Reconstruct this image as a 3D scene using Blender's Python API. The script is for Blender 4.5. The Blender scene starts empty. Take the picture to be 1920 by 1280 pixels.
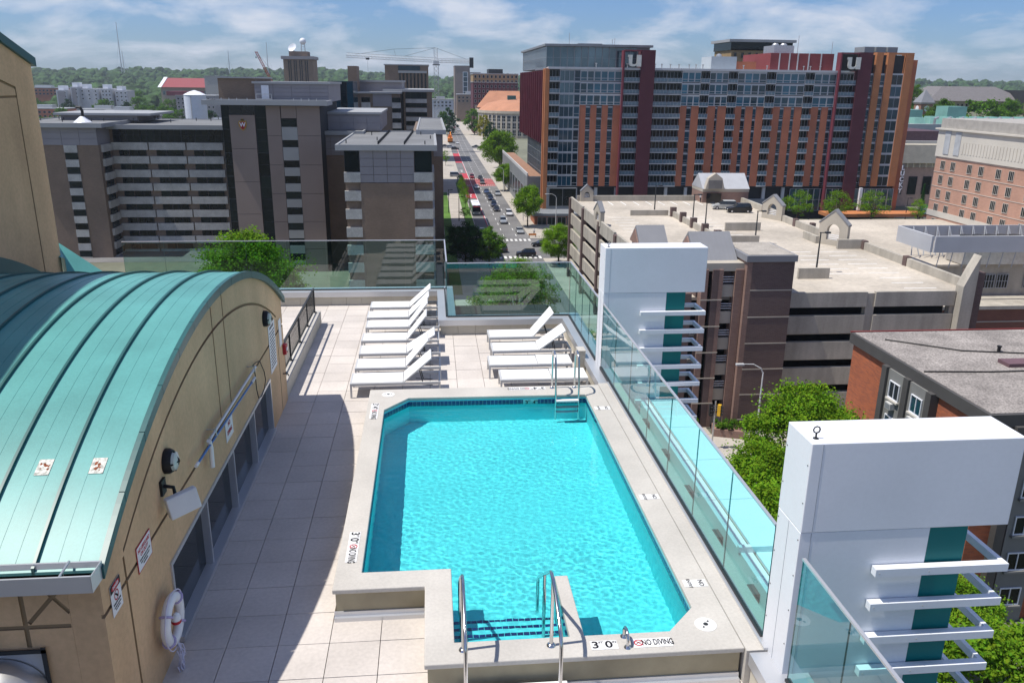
import bpy, bmesh, math, random
from mathutils import Vector, Matrix, noise
random.seed(7)
R = math.radians
sc = bpy.context.scene
COL = sc.collection

# ------------------------------------------------------------------ camera
cd = bpy.data.cameras.new('camera'); cam = bpy.data.objects.new('camera', cd); COL.objects.link(cam)
cd.sensor_width = 36; cd.lens = 36 * 1533.02 / 1920; cd.clip_start = 0.1; cd.clip_end = 20000
yaw, pitch, roll = 0.09968, 0.306741, 0.0124311
f0 = Vector((math.sin(yaw), math.cos(yaw), 0)); r0 = Vector((math.cos(yaw), -math.sin(yaw), 0)); u0 = Vector((0, 0, 1))
F = f0 * math.cos(pitch) - u0 * math.sin(pitch)
D = -(u0 * math.cos(pitch) + f0 * math.sin(pitch))
RT = r0 * math.cos(roll) - D * math.sin(roll)
DN = r0 * math.sin(roll) + D * math.cos(roll)
m3 = Matrix((RT, -DN, -F)).transposed()
cam.matrix_world = Matrix.Translation((0, 0, 6.496)) @ m3.to_4x4()
sc.camera = cam

# ------------------------------------------------------------------ sun, sky, exposure
SUN = Vector((-0.455, -0.05, 1.0)).normalized()          # towards the sun
sl = bpy.data.lights.new('sun', 'SUN'); sl.energy = 4.9; sl.angle = R(0.53); sl.color = (1.0, 0.95, 0.87)
so = bpy.data.objects.new('sun', sl); COL.objects.link(so); so.rotation_euler = SUN.to_track_quat('Z', 'Y').to_euler()
so.location = (-40, 0, 90)
w = bpy.data.worlds.new('World'); sc.world = w; w.use_nodes = True
nt = w.node_tree; N = nt.nodes; LK = nt.links.new; N.clear()
sky = N.new('ShaderNodeTexSky'); sky.sky_type = 'NISHITA'; sky.sun_disc = False
sky.sun_elevation = math.asin(SUN.z); sky.sun_rotation = math.atan2(SUN.x, SUN.y); sky.altitude = 270
sky.air_density = 1.15; sky.dust_density = 0.3; sky.ozone_density = 2.0
tc = N.new('ShaderNodeTexCoord'); sep = N.new('ShaderNodeSeparateXYZ'); LK(tc.outputs['Generated'], sep.inputs[0])
def wm(op, a, b):
    n = N.new('ShaderNodeMath'); n.operation = op
    for i, v in enumerate((a, b)):
        if isinstance(v, (int, float)): n.inputs[i].default_value = v
        else: LK(v, n.inputs[i])
    return n.outputs[0]
zz = wm('ADD', wm('MAXIMUM', sep.outputs[2], 0.0), 0.30)
cmb = N.new('ShaderNodeCombineXYZ'); LK(wm('DIVIDE', sep.outputs[0], zz), cmb.inputs[0]); LK(wm('DIVIDE', sep.outputs[1], zz), cmb.inputs[1])
n1 = N.new('ShaderNodeTexNoise'); n1.inputs['Scale'].default_value = 3.0; n1.inputs['Detail'].default_value = 9; n1.inputs['Roughness'].default_value = 0.58; n1.inputs['Distortion'].default_value = 0.25
LK(cmb.outputs[0], n1.inputs['Vector'])
rp = N.new('ShaderNodeValToRGB'); rp.color_ramp.elements[0].position = 0.44; rp.color_ramp.elements[1].position = 0.66
rp.color_ramp.elements[0].color = (0, 0, 0, 1); rp.color_ramp.elements[1].color = (0.85, 0.85, 0.85, 1); LK(n1.outputs[0], rp.inputs[0])
mx = N.new('ShaderNodeMix'); mx.data_type = 'RGBA'; LK(rp.outputs[0], mx.inputs[0])
hs = N.new('ShaderNodeHueSaturation'); hs.inputs['Saturation'].default_value = 1.0; LK(sky.outputs[0], hs.inputs['Color'])
tm = N.new('ShaderNodeMix'); tm.data_type = 'RGBA'; tm.blend_type = 'MULTIPLY'; tm.inputs[0].default_value = 1; LK(hs.outputs[0], tm.inputs[6]); tm.inputs[7].default_value = (0.62, 0.88, 1.44, 1)
LK(tm.outputs[2], mx.inputs[6]); mx.inputs[7].default_value = (9.8, 10.3, 11.6, 1)
bg = N.new('ShaderNodeBackground'); bg.inputs[1].default_value = 0.072; LK(mx.outputs[2], bg.inputs[0])
wo = N.new('ShaderNodeOutputWorld'); LK(bg.outputs[0], wo.inputs[0])
vs = sc.view_settings; vs.view_transform = 'Standard'; vs.look = 'None'; vs.gamma = 1; vs.exposure = 0.08; vs.use_curve_mapping = False
sc.cycles.max_bounces = 8; sc.cycles.diffuse_bounces = 3; sc.cycles.glossy_bounces = 3; sc.cycles.transparent_max_bounces = 16; sc.cycles.transmission_bounces = 4
sc.cycles.use_denoising = True; sc.cycles.caustics_reflective = False; sc.cycles.caustics_refractive = True; sc.cycles.sample_clamp_indirect = 4.0; sl.cycles.use_multiple_importance_sampling = False

# ------------------------------------------------------------------ mesh helpers
class MB:
    def __init__(s): s.v = []; s.f = []; s.m = []
    def add(s, vs, fs, mi=0):
        b = len(s.v); s.v += [tuple(p) for p in vs]; s.f += [tuple(b + i for i in f) for f in fs]; s.m += [mi] * len(fs); return s
    def box(s, x0, x1, y0, y1, z0, z1, mi=0):
        return s.add([(x0,y0,z0),(x1,y0,z0),(x1,y1,z0),(x0,y1,z0),(x0,y0,z1),(x1,y0,z1),(x1,y1,z1),(x0,y1,z1)],
                     [(0,3,2,1),(4,5,6,7),(0,1,5,4),(1,2,6,5),(2,3,7,6),(3,0,4,7)], mi)
    def prism(s, poly, ax, a0, a1, mi=0):
        n = len(poly)
        def P(p, a): return (a, p[0], p[1]) if ax == 'x' else (p[0], a, p[1]) if ax == 'y' else (p[0], p[1], a)
        vs = [P(p, a0) for p in poly] + [P(p, a1) for p in poly]
        fs = [tuple(range(n)), tuple(range(2*n-1, n-1, -1))] + [(i, n+i, n+(i+1) % n, (i+1) % n) for i in range(n)]
        return s.add(vs, fs, mi)
    def tube(s, pts, r, n=8, mi=0, cap=True):
        pts = [Vector(p) for p in pts]; rings = []; prev = None
        rs = r if isinstance(r, (list, tuple)) else [r] * len(pts)
        for i, p in enumerate(pts):
            t = (pts[min(i+1, len(pts)-1)] - pts[max(i-1, 0)]).normalized()
            if prev is None: a = t.orthogonal().normalized()
            else: a = (prev - t * prev.dot(t)); a = a.normalized() if a.length > 1e-6 else t.orthogonal().normalized()
            prev = a; b = t.cross(a)
            rings.append([p + (a * math.cos(2*math.pi*k/n) + b * math.sin(2*math.pi*k/n)) * rs[i] for k in range(n)])
        vs = [q for g in rings for q in g]; fs = []
        for i in range(len(pts)-1):
            for k in range(n): fs.append((i*n+k, i*n+(k+1) % n, (i+1)*n+(k+1) % n, (i+1)*n+k))
        if cap: fs.append(tuple(range(n-1, -1, -1))); fs.append(tuple((len(pts)-1)*n+k for k in range(n)))
        return s.add(vs, fs, mi)
    def lathe(s, prof, c=(0,0,0), n=16, mi=0, sx=1, sy=1):
        vs = []; fs = []
        for r, z in prof:
            for k in range(n): vs.append((c[0]+sx*r*math.cos(2*math.pi*k/n), c[1]+sy*r*math.sin(2*math.pi*k/n), c[2]+z))
        for i in range(len(prof)-1):
            for k in range(n): fs.append((i*n+k, i*n+(k+1) % n, (i+1)*n+(k+1) % n, (i+1)*n+k))
        fs.append(tuple(range(n-1, -1, -1))); fs.append(tuple((len(prof)-1)*n+k for k in range(n)))
        return s.add(vs, fs, mi)
    def mesh(s, name, mats, smooth=False):
        me = bpy.data.meshes.new(name); me.from_pydata(s.v, [], s.f)
        for m in (mats if isinstance(mats, (list, tuple)) else [mats]): me.materials.append(m)
        if any(s.m): me.polygons.foreach_set('material_index', s.m)
        if smooth: me.polygons.foreach_set('use_smooth', [True] * len(me.polygons))
        me.update(); return me
    def build(s, name, mats, parent=None, smooth=False, bevel=0, loc=None, kind=None):
        o = obj(name, s.mesh(name, mats, smooth), parent, loc)
        if smooth: autosmooth(o)
        if bevel:
            b = o.modifiers.new('bevel', 'BEVEL'); b.width = bevel; b.segments = 2; b.limit_method = 'ANGLE'
        if kind: o['kind'] = kind
        return o
def autosmooth(o):
    me = o.data
    bm = bmesh.new(); bm.from_mesh(me); bm.normal_update()
    for e in bm.edges:
        if len(e.link_faces) == 2 and e.calc_face_angle(0) > 0.7: e.smooth = False
    bm.to_mesh(me); bm.free()
def obj(name, me, parent=None, loc=None, rz=None):
    o = bpy.data.objects.new(name, me); COL.objects.link(o)
    if parent: o.parent = parent
    if loc: o.location = loc
    if rz is not None: o.rotation_euler = (0, 0, rz)
    return o
def tag(o, label, cat, group=None):
    o['label'] = label; o['category'] = cat
    if group: o['group'] = group
    return o
def thing(name, label, cat, loc=(0, 0, 0), rz=0, group=None):
    o = bpy.data.objects.new(name, None); COL.objects.link(o); o.location = loc; o.rotation_euler = (0, 0, rz); o.empty_display_size = 0.2
    return tag(o, label, cat, group)
def struct(o): o['kind'] = 'structure'; return o
def copy_tree(o, parent=None):
    c = o.copy(); COL.objects.link(c); c.parent = parent
    for ch in o.children: copy_tree(ch, c)
    return c
def B(*a): return MB().box(*a)
def fix(o):
    bm = bmesh.new(); bm.from_mesh(o.data); bmesh.ops.recalc_face_normals(bm, faces=bm.faces); bm.to_mesh(o.data); bm.free(); return o

# ------------------------------------------------------------------ materials
def shade(nt):
    b = nt.nodes['Principled BSDF']; return b, nt.nodes, nt.links.new
def M(name, rgb, rough=0.8, var=0.12, scale=1.0, bump=0.0, bscale=30, metal=0.0, spec=0.3, rand=0.0, fine=0.0, streak=False):
    m = bpy.data.materials.new(name); m.use_nodes = True; b, N, L = shade(m.node_tree)
    b.inputs['Roughness'].default_value = rough; b.inputs['Metallic'].default_value = metal; b.inputs['Specular IOR Level'].default_value = spec
    g = N.new('ShaderNodeNewGeometry'); col = None
    def nz(s, det=4, vec=None):
        n = N.new('ShaderNodeTexNoise'); n.inputs['Scale'].default_value = s; n.inputs['Detail'].default_value = det; L(vec or g.outputs['Position'], n.inputs['Vector']); return n.outputs[0]
    fac = nz(scale)
    mp = N.new('ShaderNodeMapRange'); mp.inputs[1].default_value = 0.3; mp.inputs[2].default_value = 0.7; mp.inputs[3].default_value = 1 - var; mp.inputs[4].default_value = 1 + var; L(fac, mp.inputs[0]); val = mp.outputs[0]
    def mul(a, c):
        n = N.new('ShaderNodeMath'); n.operation = 'MULTIPLY'; L(a, n.inputs[0]); L(c, n.inputs[1]); return n.outputs[0]
    if fine:
        q = N.new('ShaderNodeMapRange'); q.inputs[1].default_value = 0.3; q.inputs[2].default_value = 0.7; q.inputs[3].default_value = 1 - fine; q.inputs[4].default_value = 1 + fine
        L(nz(scale * 22, 2), q.inputs[0]); val = mul(val, q.outputs[0])
    if streak:
        mpg = N.new('ShaderNodeMapping'); mpg.inputs['Scale'].default_value = (1, 1, 0.12); L(g.outputs['Position'], mpg.inputs[0])
        q = N.new('ShaderNodeMapRange'); q.inputs[1].default_value = 0.35; q.inputs[2].default_value = 0.7; q.inputs[3].default_value = 1.08; q.inputs[4].default_value = 0.82
        L(nz(0.9, 5, mpg.outputs[0]), q.inputs[0]); val = mul(val, q.outputs[0])
    if rand:
        oi = N.new('ShaderNodeObjectInfo'); q = N.new('ShaderNodeMapRange'); q.inputs[3].default_value = 1 - rand; q.inputs[4].default_value = 1 + rand; L(oi.outputs['Random'], q.inputs[0]); val = mul(val, q.outputs[0])
    h = N.new('ShaderNodeHueSaturation'); h.inputs['Color'].default_value = (*rgb, 1); L(val, h.inputs['Value']); L(h.outputs[0], b.inputs['Base Color'])
    if bump:
        bn = N.new('ShaderNodeBump'); bn.inputs['Strength'].default_value = bump; bn.inputs['Distance'].default_value = 0.02; L(nz(bscale, 3), bn.inputs['Height']); L(bn.outputs[0], b.inputs['Normal'])
    return m
def brick_mat(name, c1, c2, mortar, bw=0.22, bh=0.075, rough=0.85):
    m = M(name, c1, rough, 0.1, 0.3); b, N, L = shade(m.node_tree)
    g = N.new('ShaderNodeNewGeometry'); s = N.new('ShaderNodeSeparateXYZ'); L(g.outputs['Position'], s.inputs[0])
    ad = N.new('ShaderNodeMath'); ad.operation = 'ADD'; L(s.outputs[0], ad.inputs[0]); L(s.outputs[1], ad.inputs[1])
    c = N.new('ShaderNodeCombineXYZ'); L(ad.outputs[0], c.inputs[0]); L(s.outputs[2], c.inputs[1])
    t = N.new('ShaderNodeTexBrick'); t.inputs['Color1'].default_value = (*c1, 1); t.inputs['Color2'].default_value = (*c2, 1); t.inputs['Mortar'].default_value = (*mortar, 1)
    t.inputs['Scale'].default_value = 1; t.inputs['Mortar Size'].default_value = 0.012; t.inputs['Brick Width'].default_value = bw; t.inputs['Row Height'].default_value = bh; t.inputs['Bias'].default_value = -0.2
    L(c.outputs[0], t.inputs['Vector'])
    old = [n for n in N if n.type == 'HUE_SAT'][0]; L(t.outputs[0], old.inputs['Color'])
    return m
def glass_mat(name, rgb, rough=0.06, rand=0.5, spec=0.8, metal=0.0):
    m = M(name, rgb, rough, 0.25, 0.25, spec=spec, rand=rand, metal=metal); return m
def clear_glass(name, tint, ior=1.5, refl=1.0):
    m = bpy.data.materials.new(name); m.use_nodes = True; N = m.node_tree.nodes; L = m.node_tree.links.new; N.clear()
    t = N.new('ShaderNodeBsdfTransparent'); t.inputs[0].default_value = (*tint, 1)
    g = N.new('ShaderNodeBsdfGlossy'); g.inputs['Roughness'].default_value = 0.0; g.inputs[0].default_value = (refl, refl, refl, 1)
    fr = N.new('ShaderNodeFresnel'); fr.inputs[0].default_value = ior
    ge = N.new('ShaderNodeNewGeometry'); iv_ = N.new('ShaderNodeMath'); iv_.operation = 'SUBTRACT'; iv_.inputs[0].default_value = 1; L(ge.outputs['Backfacing'], iv_.inputs[1]); mm = N.new('ShaderNodeMath'); mm.operation = 'MULTIPLY'; L(fr.outputs[0], mm.inputs[0]); L(iv_.outputs[0], mm.inputs[1])
    x = N.new('ShaderNodeMixShader'); L(mm.outputs[0], x.inputs[0]); L(t.outputs[0], x.inputs[1]); L(g.outputs[0], x.inputs[2])
    o = N.new('ShaderNodeOutputMaterial'); L(x.outputs[0], o.inputs[0]); return m
white = M('white_panel', (0.77, 0.79, 0.83), 0.42, 0.04, 0.9, spec=0.4, fine=0.015)
whitep = M('white_paint', (0.78, 0.78, 0.77), 0.55, 0.04, 2)
concrete = M('pool_concrete', (0.50, 0.475, 0.435), 0.85, 0.10, 1.2, 0.12, 60, fine=0.05)
paver_m = M('paver', (0.56, 0.515, 0.475), 0.85, 0.10, 0.9, 0.08, 90, rand=0.05, fine=0.06)
dark_gap = M('dark_gap', (0.05, 0.048, 0.045), 0.9, 0.1)
bodywall = M('pool_body', (0.36, 0.315, 0.215), 0.9, 0.18, 2.0, 0.1, 40)
stucco = M('tan_stucco', (0.66, 0.445, 0.255), 0.92, 0.13, 0.7, 0.25, 120, fine=0.06, streak=True)
stuccod = M('stucco_groove_shade', (0.33, 0.23, 0.13), 0.95, 0.08, 0.6)
copper = M('green_roof_metal', (0.10, 0.315, 0.30), 0.40, 0.13, 1.3, spec=0.32, rand=0.05, fine=0.04)
copperd = M('dark_green_metal', (0.02, 0.10, 0.10), 0.4, 0.1, 1, spec=0.5)
alu = M('aluminium', (0.62, 0.63, 0.65), 0.38, 0.05, 1, metal=0.6)
steel = M('stainless_steel', (0.60, 0.60, 0.60), 0.18, 0.04, 2, metal=1.0)
galv = M('galvanised_steel', (0.55, 0.55, 0.55), 0.4, 0.12, 2, metal=0.8)
darkm = M('dark_metal', (0.035, 0.038, 0.04), 0.5, 0.1, 2)
blackp = M('black_plastic', (0.015, 0.015, 0.016), 0.5, 0.1, 2)
redp = M('red_paint', (0.45, 0.03, 0.04), 0.5, 0.05, 2)
signw = M('sign_white', (0.75, 0.75, 0.75), 0.5, 0.03, 3)
tintglass = M('tinted_window', (0.008, 0.016, 0.018), 0.05, 0.1, 1, spec=0.28)
teal = M('teal_panel', (0.0, 0.16, 0.16), 0.5, 0.06, 0.6)
fence = clear_glass('fence_glass', (0.66, 0.905, 0.895))
fence_far = clear_glass('fence_glass_far', (0.66, 0.835, 0.815), 1.75)
glass_edge = M('glass_edge', (0.03, 0.13, 0.13), 0.3, 0.1)
# ================================================================== ROOF TERRACE
def ring(outer, inner, z0, z1):
    bm = bmesh.new(); es = []
    for loop in ([outer] + inner):
        vs = [bm.verts.new((x, y, z1)) for x, y in loop]
        es += [bm.edges.new((vs[i], vs[(i+1) % len(vs)])) for i in range(len(vs))]
    bmesh.ops.triangle_fill(bm, use_beauty=True, use_dissolve=False, edges=es)
    top = list(bm.faces)
    r = bmesh.ops.extrude_face_region(bm, geom=top)
    for v in [g for g in r['geom'] if isinstance(g, bmesh.types.BMVert)]: v.co.z = z0
    bmesh.ops.recalc_face_normals(bm, faces=bm.faces)
    me = bpy.data.meshes.new('ring'); bm.to_mesh(me); bm.free(); return me
INNER = [(-.98,9.30),(.17,9.30),(.17,7.82),(1.49,7.82),(1.49,9.03),(1.66,9.03),(1.66,7.82),(2.66,7.82),(3.06,8.25),(3.06,15.36),(-.52,15.40),(-.98,14.80)]
OUTER = [(-1.32,8.93),(-.17,8.93),(-.17,7.46),(3.43,7.46),(3.43,15.90),(-1.32,15.90)]
def off(poly, d):
    # inward (+) offset of a polygon by d along vertex normals
    n = len(poly); A = sum(poly[i][0]*poly[(i+1)%n][1]-poly[(i+1)%n][0]*poly[i][1] for i in range(n)); sg = 1 if A > 0 else -1; out = []
    for i in range(n):
        p = Vector(poly[i-1]); q = Vector(poly[i]); r = Vector(poly[(i+1) % n])
        e1 = (q-p).normalized(); e2 = (r-q).normalized()
        n1 = Vector((-e1.y, e1.x))*sg; n2 = Vector((-e2.y, e2.x))*sg
        k = (n1+n2); k = k/(1+n1.dot(n2)); out.append(tuple(q+k*d))
    return out
deck = struct(obj('roof_deck', ring([(-9,-2),(3.46,-2),(3.46,24.25),(-9,24.25)], [off(OUTER, .05)], -.5, -.045))); deck.data.materials.append(dark_gap)
pm = MB().box(-.3005, .3005, -.3005, .3005, -.045, 0)
pme = pm.mesh('paver', paver_m)
for i in range(-4, 11):
    for j in range(-11, 21):
        x0 = -2.545 + .61*i; y0 = 12.167 + .61*j; cx, cy = x0+.305, y0+.305
        if cx > 3.45 or cy < 5.6 or cy > 24.3: continue
        if (x0 > -1.34 and 8.9 < y0 < 15.8) or (x0 > -.2 and 7.4 < y0 < 15.8): continue
        if cx < -3.1 and cy < 16.9: continue
        if cx > .3 and cy > 21.2: continue
        if cx < -3.2 and cy < 18.6: continue
        cut = x0 > -.2 and 7.2 < y0 < 7.4
        o = obj('paver', pme, deck, (cx, y0+.1 if cut else cy, random.uniform(-.002, .0015))); o.rotation_euler = (random.uniform(-.002,.002), random.uniform(-.002,.002), 0)
        if cut: o.scale = (1, .33, 1)

pool = thing('swimming_pool', 'raised turquoise swimming pool with grey concrete coping on the roof terrace', 'swimming pool', (1, 11.6, 0))
pool.location = (0, 0, 0)
cop = obj('coping', ring(OUTER, [INNER], .385, .45), pool); cop.data.materials.append(concrete)
bv = cop.modifiers.new('bevel', 'BEVEL'); bv.width = .012; bv.segments = 2; bv.limit_method = 'ANGLE'; bv.angle_limit = R(50)
o = obj('outer_wall', ring(off(OUTER, .035), [off(INNER, -.012)], -.2, .384), pool); o.data.materials.append(bodywall)
# pool shell: walls (plaster), floor
plaster = M('pool_plaster', (0.13, 0.88, 0.93), 0.7, 0.05, 0.7, fine=0.04)
ZW, ZF = .30, -.66
IN2 = off(INNER, -.010)
mb = MB(); n = len(IN2)
for i in range(n):
    a, b_ = IN2[i], IN2[(i+1) % n]
    mb.add([(a[0],a[1],ZF),(b_[0],b_[1],ZF),(b_[0],b_[1],.384),(a[0],a[1],.384)], [(0,1,2,3)])
mb.build('inner_wall', plaster, pool)
B(-1.1, 3.2, 7.7, 15.5, ZF-.1, ZF).build('pool_floor', plaster, pool)
# waterline tiles: two courses of small blue tiles, joined (about 7 px each in the photo)
tile_b = M('blue_tile', (0.008, 0.03, 0.15), 0.15, 0.35, 9, spec=0.6); grout = M('tile_grout', (0.35, 0.6, 0.65), 0.7)
mb = MB(); mg = MB()
for i in range(n):
    a, b_ = Vector(IN2[i]), Vector(IN2[(i+1) % n]); d = b_-a; Ln = d.length
    if Ln < .2: continue
    d.normalize(); nr = Vector((-d.y, d.x)); k = max(1, int(Ln/.078)); s = Ln/k
    p0, p1 = a+nr*.003, b_+nr*.003
    mg.add([(p0.x,p0.y,.205),(p1.x,p1.y,.205),(p1.x,p1.y,.362),(p0.x,p0.y,.362)], [(0,1,2,3)])
    for q in range(k):
        for z in (.208, .286):
            p0 = a+d*(q*s+.004)+nr*.007; p1 = a+d*((q+1)*s-.004)+nr*.007
            mb.add([(p0.x,p0.y,z),(p1.x,p1.y,z),(p1.x,p1.y,z+.070),(p0.x,p0.y,z+.070)], [(0,1,2,3)])
mg.build('tile_grout', grout, pool); mb.build('waterline_tile', tile_b, pool, kind='stuff')
# steps between the hand rails
for k, z in enumerate((.12, -.06, -.24, -.42)):
    y1 = 8.12+.27*k
    st = B(.175, 1.485, 7.83, y1, ZF, z).build('pool_step', plaster, pool)
    mt = MB()
    for q in range(17): mt.box(.18+q*.0767, .18+q*.0767+.070, y1-.05, y1+.004, z-.05, z+.004)
    mt.build('nosing_tile', tile_b, st)
B(1.68, 1.95, 7.84, 8.25, ZF, -.2).build('pool_seat', plaster, pool)
# water: a rippled refracting sheet
wat = bpy.data.materials.new('pool_water'); wat.use_nodes = True; N = wat.node_tree.nodes; L = wat.node_tree.links.new; N.clear()
gw_ = N.new('ShaderNodeBsdfGlass'); gw_.inputs['IOR'].default_value = 1.33; gw_.inputs['Roughness'].default_value = 0.0; gw_.inputs[0].default_value = (0.86, 0.99, 1.0, 1)
om = N.new('ShaderNodeOutputMaterial'); L(gw_.outputs[0], om.inputs[0])
def wave(x, y):
    q = Vector((x*.90-y*.44, x*.44+y*.90, 0))
    amp = max(.25, .58+.6*noise.noise((x*.55, y*.45, 9.0)))
    return amp*(.0021*noise.noise((q.x*8, q.y*13, .3)) + .0010*noise.noise((q.x*17, q.y*25, 7.1)) + .0060*noise.noise((x*1.6, y*1.6, 2.2)))
def inside(x, y, poly):
    c = False; n_ = len(poly)
    for i_ in range(n_):
        (xa, ya), (xb, yb) = poly[i_], poly[i_-1]
        if (ya > y) != (yb > y) and x < (xb-xa)*(y-ya)/(yb-ya)+xa: c = not c
    return c
GS = .02; gx0, gy0 = -1.02, 7.78; gnx, gny = int(4.12/GS)+1, int(7.68/GS)+1
WPOLY = off(INNER, -.006); idx = {}; wv, wf_ = [], []
def wvert(i_, j_):
    if (i_, j_) not in idx: idx[(i_, j_)] = len(wv); x, y = gx0+i_*GS, gy0+j_*GS; wv.append((x, y, ZW+wave(x, y)))
    return idx[(i_, j_)]
for i_ in range(gnx):
    for j_ in range(gny):
        if inside(gx0+(i_+.5)*GS, gy0+(j_+.5)*GS, WPOLY): wf_.append((wvert(i_, j_), wvert(i_+1, j_), wvert(i_+1, j_+1), wvert(i_, j_+1)))
me = bpy.data.meshes.new('water'); me.from_pydata(wv, [], wf_); me.materials.append(wat); me.polygons.foreach_set('use_smooth', [True]*len(me.polygons)); me.update()
wo_ = obj('pool_water', me); struct(wo_)
wo_.cycles.is_caustics_caster = True; sl.cycles.is_caustics_light = True
for o in pool.children_recursive:
    if o.name.startswith(('inner_wall', 'pool_floor', 'pool_step', 'pool_seat', 'waterline_tile', 'nosing_tile', 'tile_grout')): o.cycles.is_caustics_receiver = True
# flashing strips at the foot of the pool walls
MB().box(-1.31, -.18, 8.905, 8.963, -.02, .055).box(-1.31,-.18,8.945,8.964,.055,.12).build('base_flashing', alu, pool)
MB().box(-.16, 3.40, 7.43, 7.493, -.02, .05).box(-.16,3.40,7.475,7.494,.05,.11).build('base_flashing', alu, pool)
# depth and no-diving tiles
ink = M('black_ink', (0.012, 0.012, 0.014), 0.6, 0.05); inkred = M('red_ink', (0.45, 0.015, 0.03), 0.6, 0.05)
def text(s, size, mat, parent, name='lettering', align='CENTER', loc=(0,0,0), rot=(0,0,0), ext=0.0008, sx=1.0):
    cu = bpy.data.curves.new(name, 'FONT'); cu.body = s; cu.size = size; cu.align_x = align; cu.align_y = 'CENTER'; cu.extrude = ext; cu.resolution_u = 3; cu.offset = size*.022
    tmp = bpy.data.objects.new(name, cu); me = bpy.data.meshes.new_from_object(tmp); bpy.data.objects.remove(tmp); me.materials.clear(); me.materials.append(mat)
    o = obj(name, me, parent); o.location = loc; o.rotation_euler = rot; o.scale = (sx, 1, 1); return o
def ring_mesh(r0, r1, n=24):
    return MB().add([(r*math.cos(2*math.pi*k/n), r*math.sin(2*math.pi*k/n), 0) for r in (r0, r1) for k in range(n)], [(k, (k+1) % n, n+(k+1) % n, n+k) for k in range(n)])
def marker(name, label, loc, rz, feet='3', inch='0', gap=0.0):
    t = thing(name, label, 'depth marker', loc, rz, 'depth marker tiles on the coping')
    for k, (s, u) in enumerate(((feet, 'FT'), (inch, 'IN'))):
        tl = B(.155*k, .15+.155*k, -.075, .075, 0, .004).build('tile', signw, t)
        text(s, .16, ink, tl, loc=(.052+.155*k, 0, .005), sx=1.1); text(u, .05, ink, tl, loc=(.12+.155*k, .04, .005))
    g = .312+gap; tl = B(g, g+.45, -.075, .075, 0, .004).build('tile', signw, t)
    text('NO DIVING', .135, ink, tl, loc=(g+.288, 0, .005), sx=.52)
    ring_mesh(.040, .054).build('prohibition_ring', inkred, tl, loc=(g+.068, .005, .0055))
    MB().add([(-.035,.028,0),(-.028,.036,0),(.036,-.028,0),(.028,-.036,0)], [(0,1,2,3)]).build('prohibition_bar', inkred, tl, loc=(g+.068, .005, .0065))
    MB().tube([(-.03,-.02,0),(0,.01,0),(.03,.012,0)], .005, 5).build('diver_figure', ink, tl, loc=(g+.068, .005, .004))
    return t
marker('depth_marker', 'NO DIVING 3 FT 0 IN tiles on the near coping by the small grab rail', (1.70, 7.63, .4515), 0, '3', '0', .17)
marker('depth_marker', 'NO DIVING 3 FT 0 IN tiles on the left coping halfway along', (-1.145, 10.30, .4515), R(-90))
marker('depth_marker', 'NO DIVING 3 FT 4 IN tiles on the left coping at the far corner', (-1.165, 15.13, .4515), R(-90), '3', '4')
marker('depth_marker', 'upside-down NO DIVING 3 FT 4 IN tiles on the far coping beside the ladder', (2.28, 15.76, .4515), R(180), '3', '4')
for y, lb in ((8.72, 'small white NO ENTRY tile on the right coping near the round white cover'), (11.0, 'small white NO ENTRY tile midway along the right coping'), (14.6, 'small white NO ENTRY tile on the right coping near the ladder')):
    t = thing('no_entry_tile', lb, 'tile', (3.25, y, .4515), R(-90), 'no entry tiles on the right coping')
    tl = B(-.075, .075, -.15, .15, 0, .004).build('tile', signw, t)
    text('NO', .085, ink, tl, loc=(0, .075, .005)); text('ENTRY', .06, ink, tl, loc=(0, -.075, .005))
b4 = thing('waterline_depth_tile', 'white 3 FT 4 IN tiles set in the far blue waterline', 'depth marker', (1.93, 15.372, .285))
tl = B(-.15, .15, -.006, 0, -.075, .075).build('tile', M('teal_tile', (.25,.6,.6), .3), b4)
text('3', .14, ink, tl, loc=(-.08, -.008, 0), rot=(R(90), 0, 0)); text('4', .14, ink, tl, loc=(.07, -.008, 0), rot=(R(90), 0, 0))
text('FT', .05, ink, tl, loc=(-.025, -.008, .045), rot=(R(90), 0, 0)); text('IN', .05, ink, tl, loc=(.125, -.008, .045), rot=(R(90), 0, 0))
for (x, y, rz), lb in (((3.12, 7.90, .9), 'round white skimmer cover at the near right pool corner'), ((-.94, 15.60, 0), 'round white skimmer cover at the far left pool corner')):
    t = thing('skimmer_cover', lb, 'cover', (x, y, .4515), rz, 'round skimmer covers'); MB().lathe([(.128, 0), (.128, .003), (.12, .006)], n=28).build('disc', whitep, t)
    MB().lathe([(.03, .006), (.03, .009)], n=14).build('centre_hole', darkm, t)
    for s in (-1, 1): B(s*.065-.014, s*.065+.014, -.011, .011, .006, .009).build('finger_slot', darkm, t)
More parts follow.
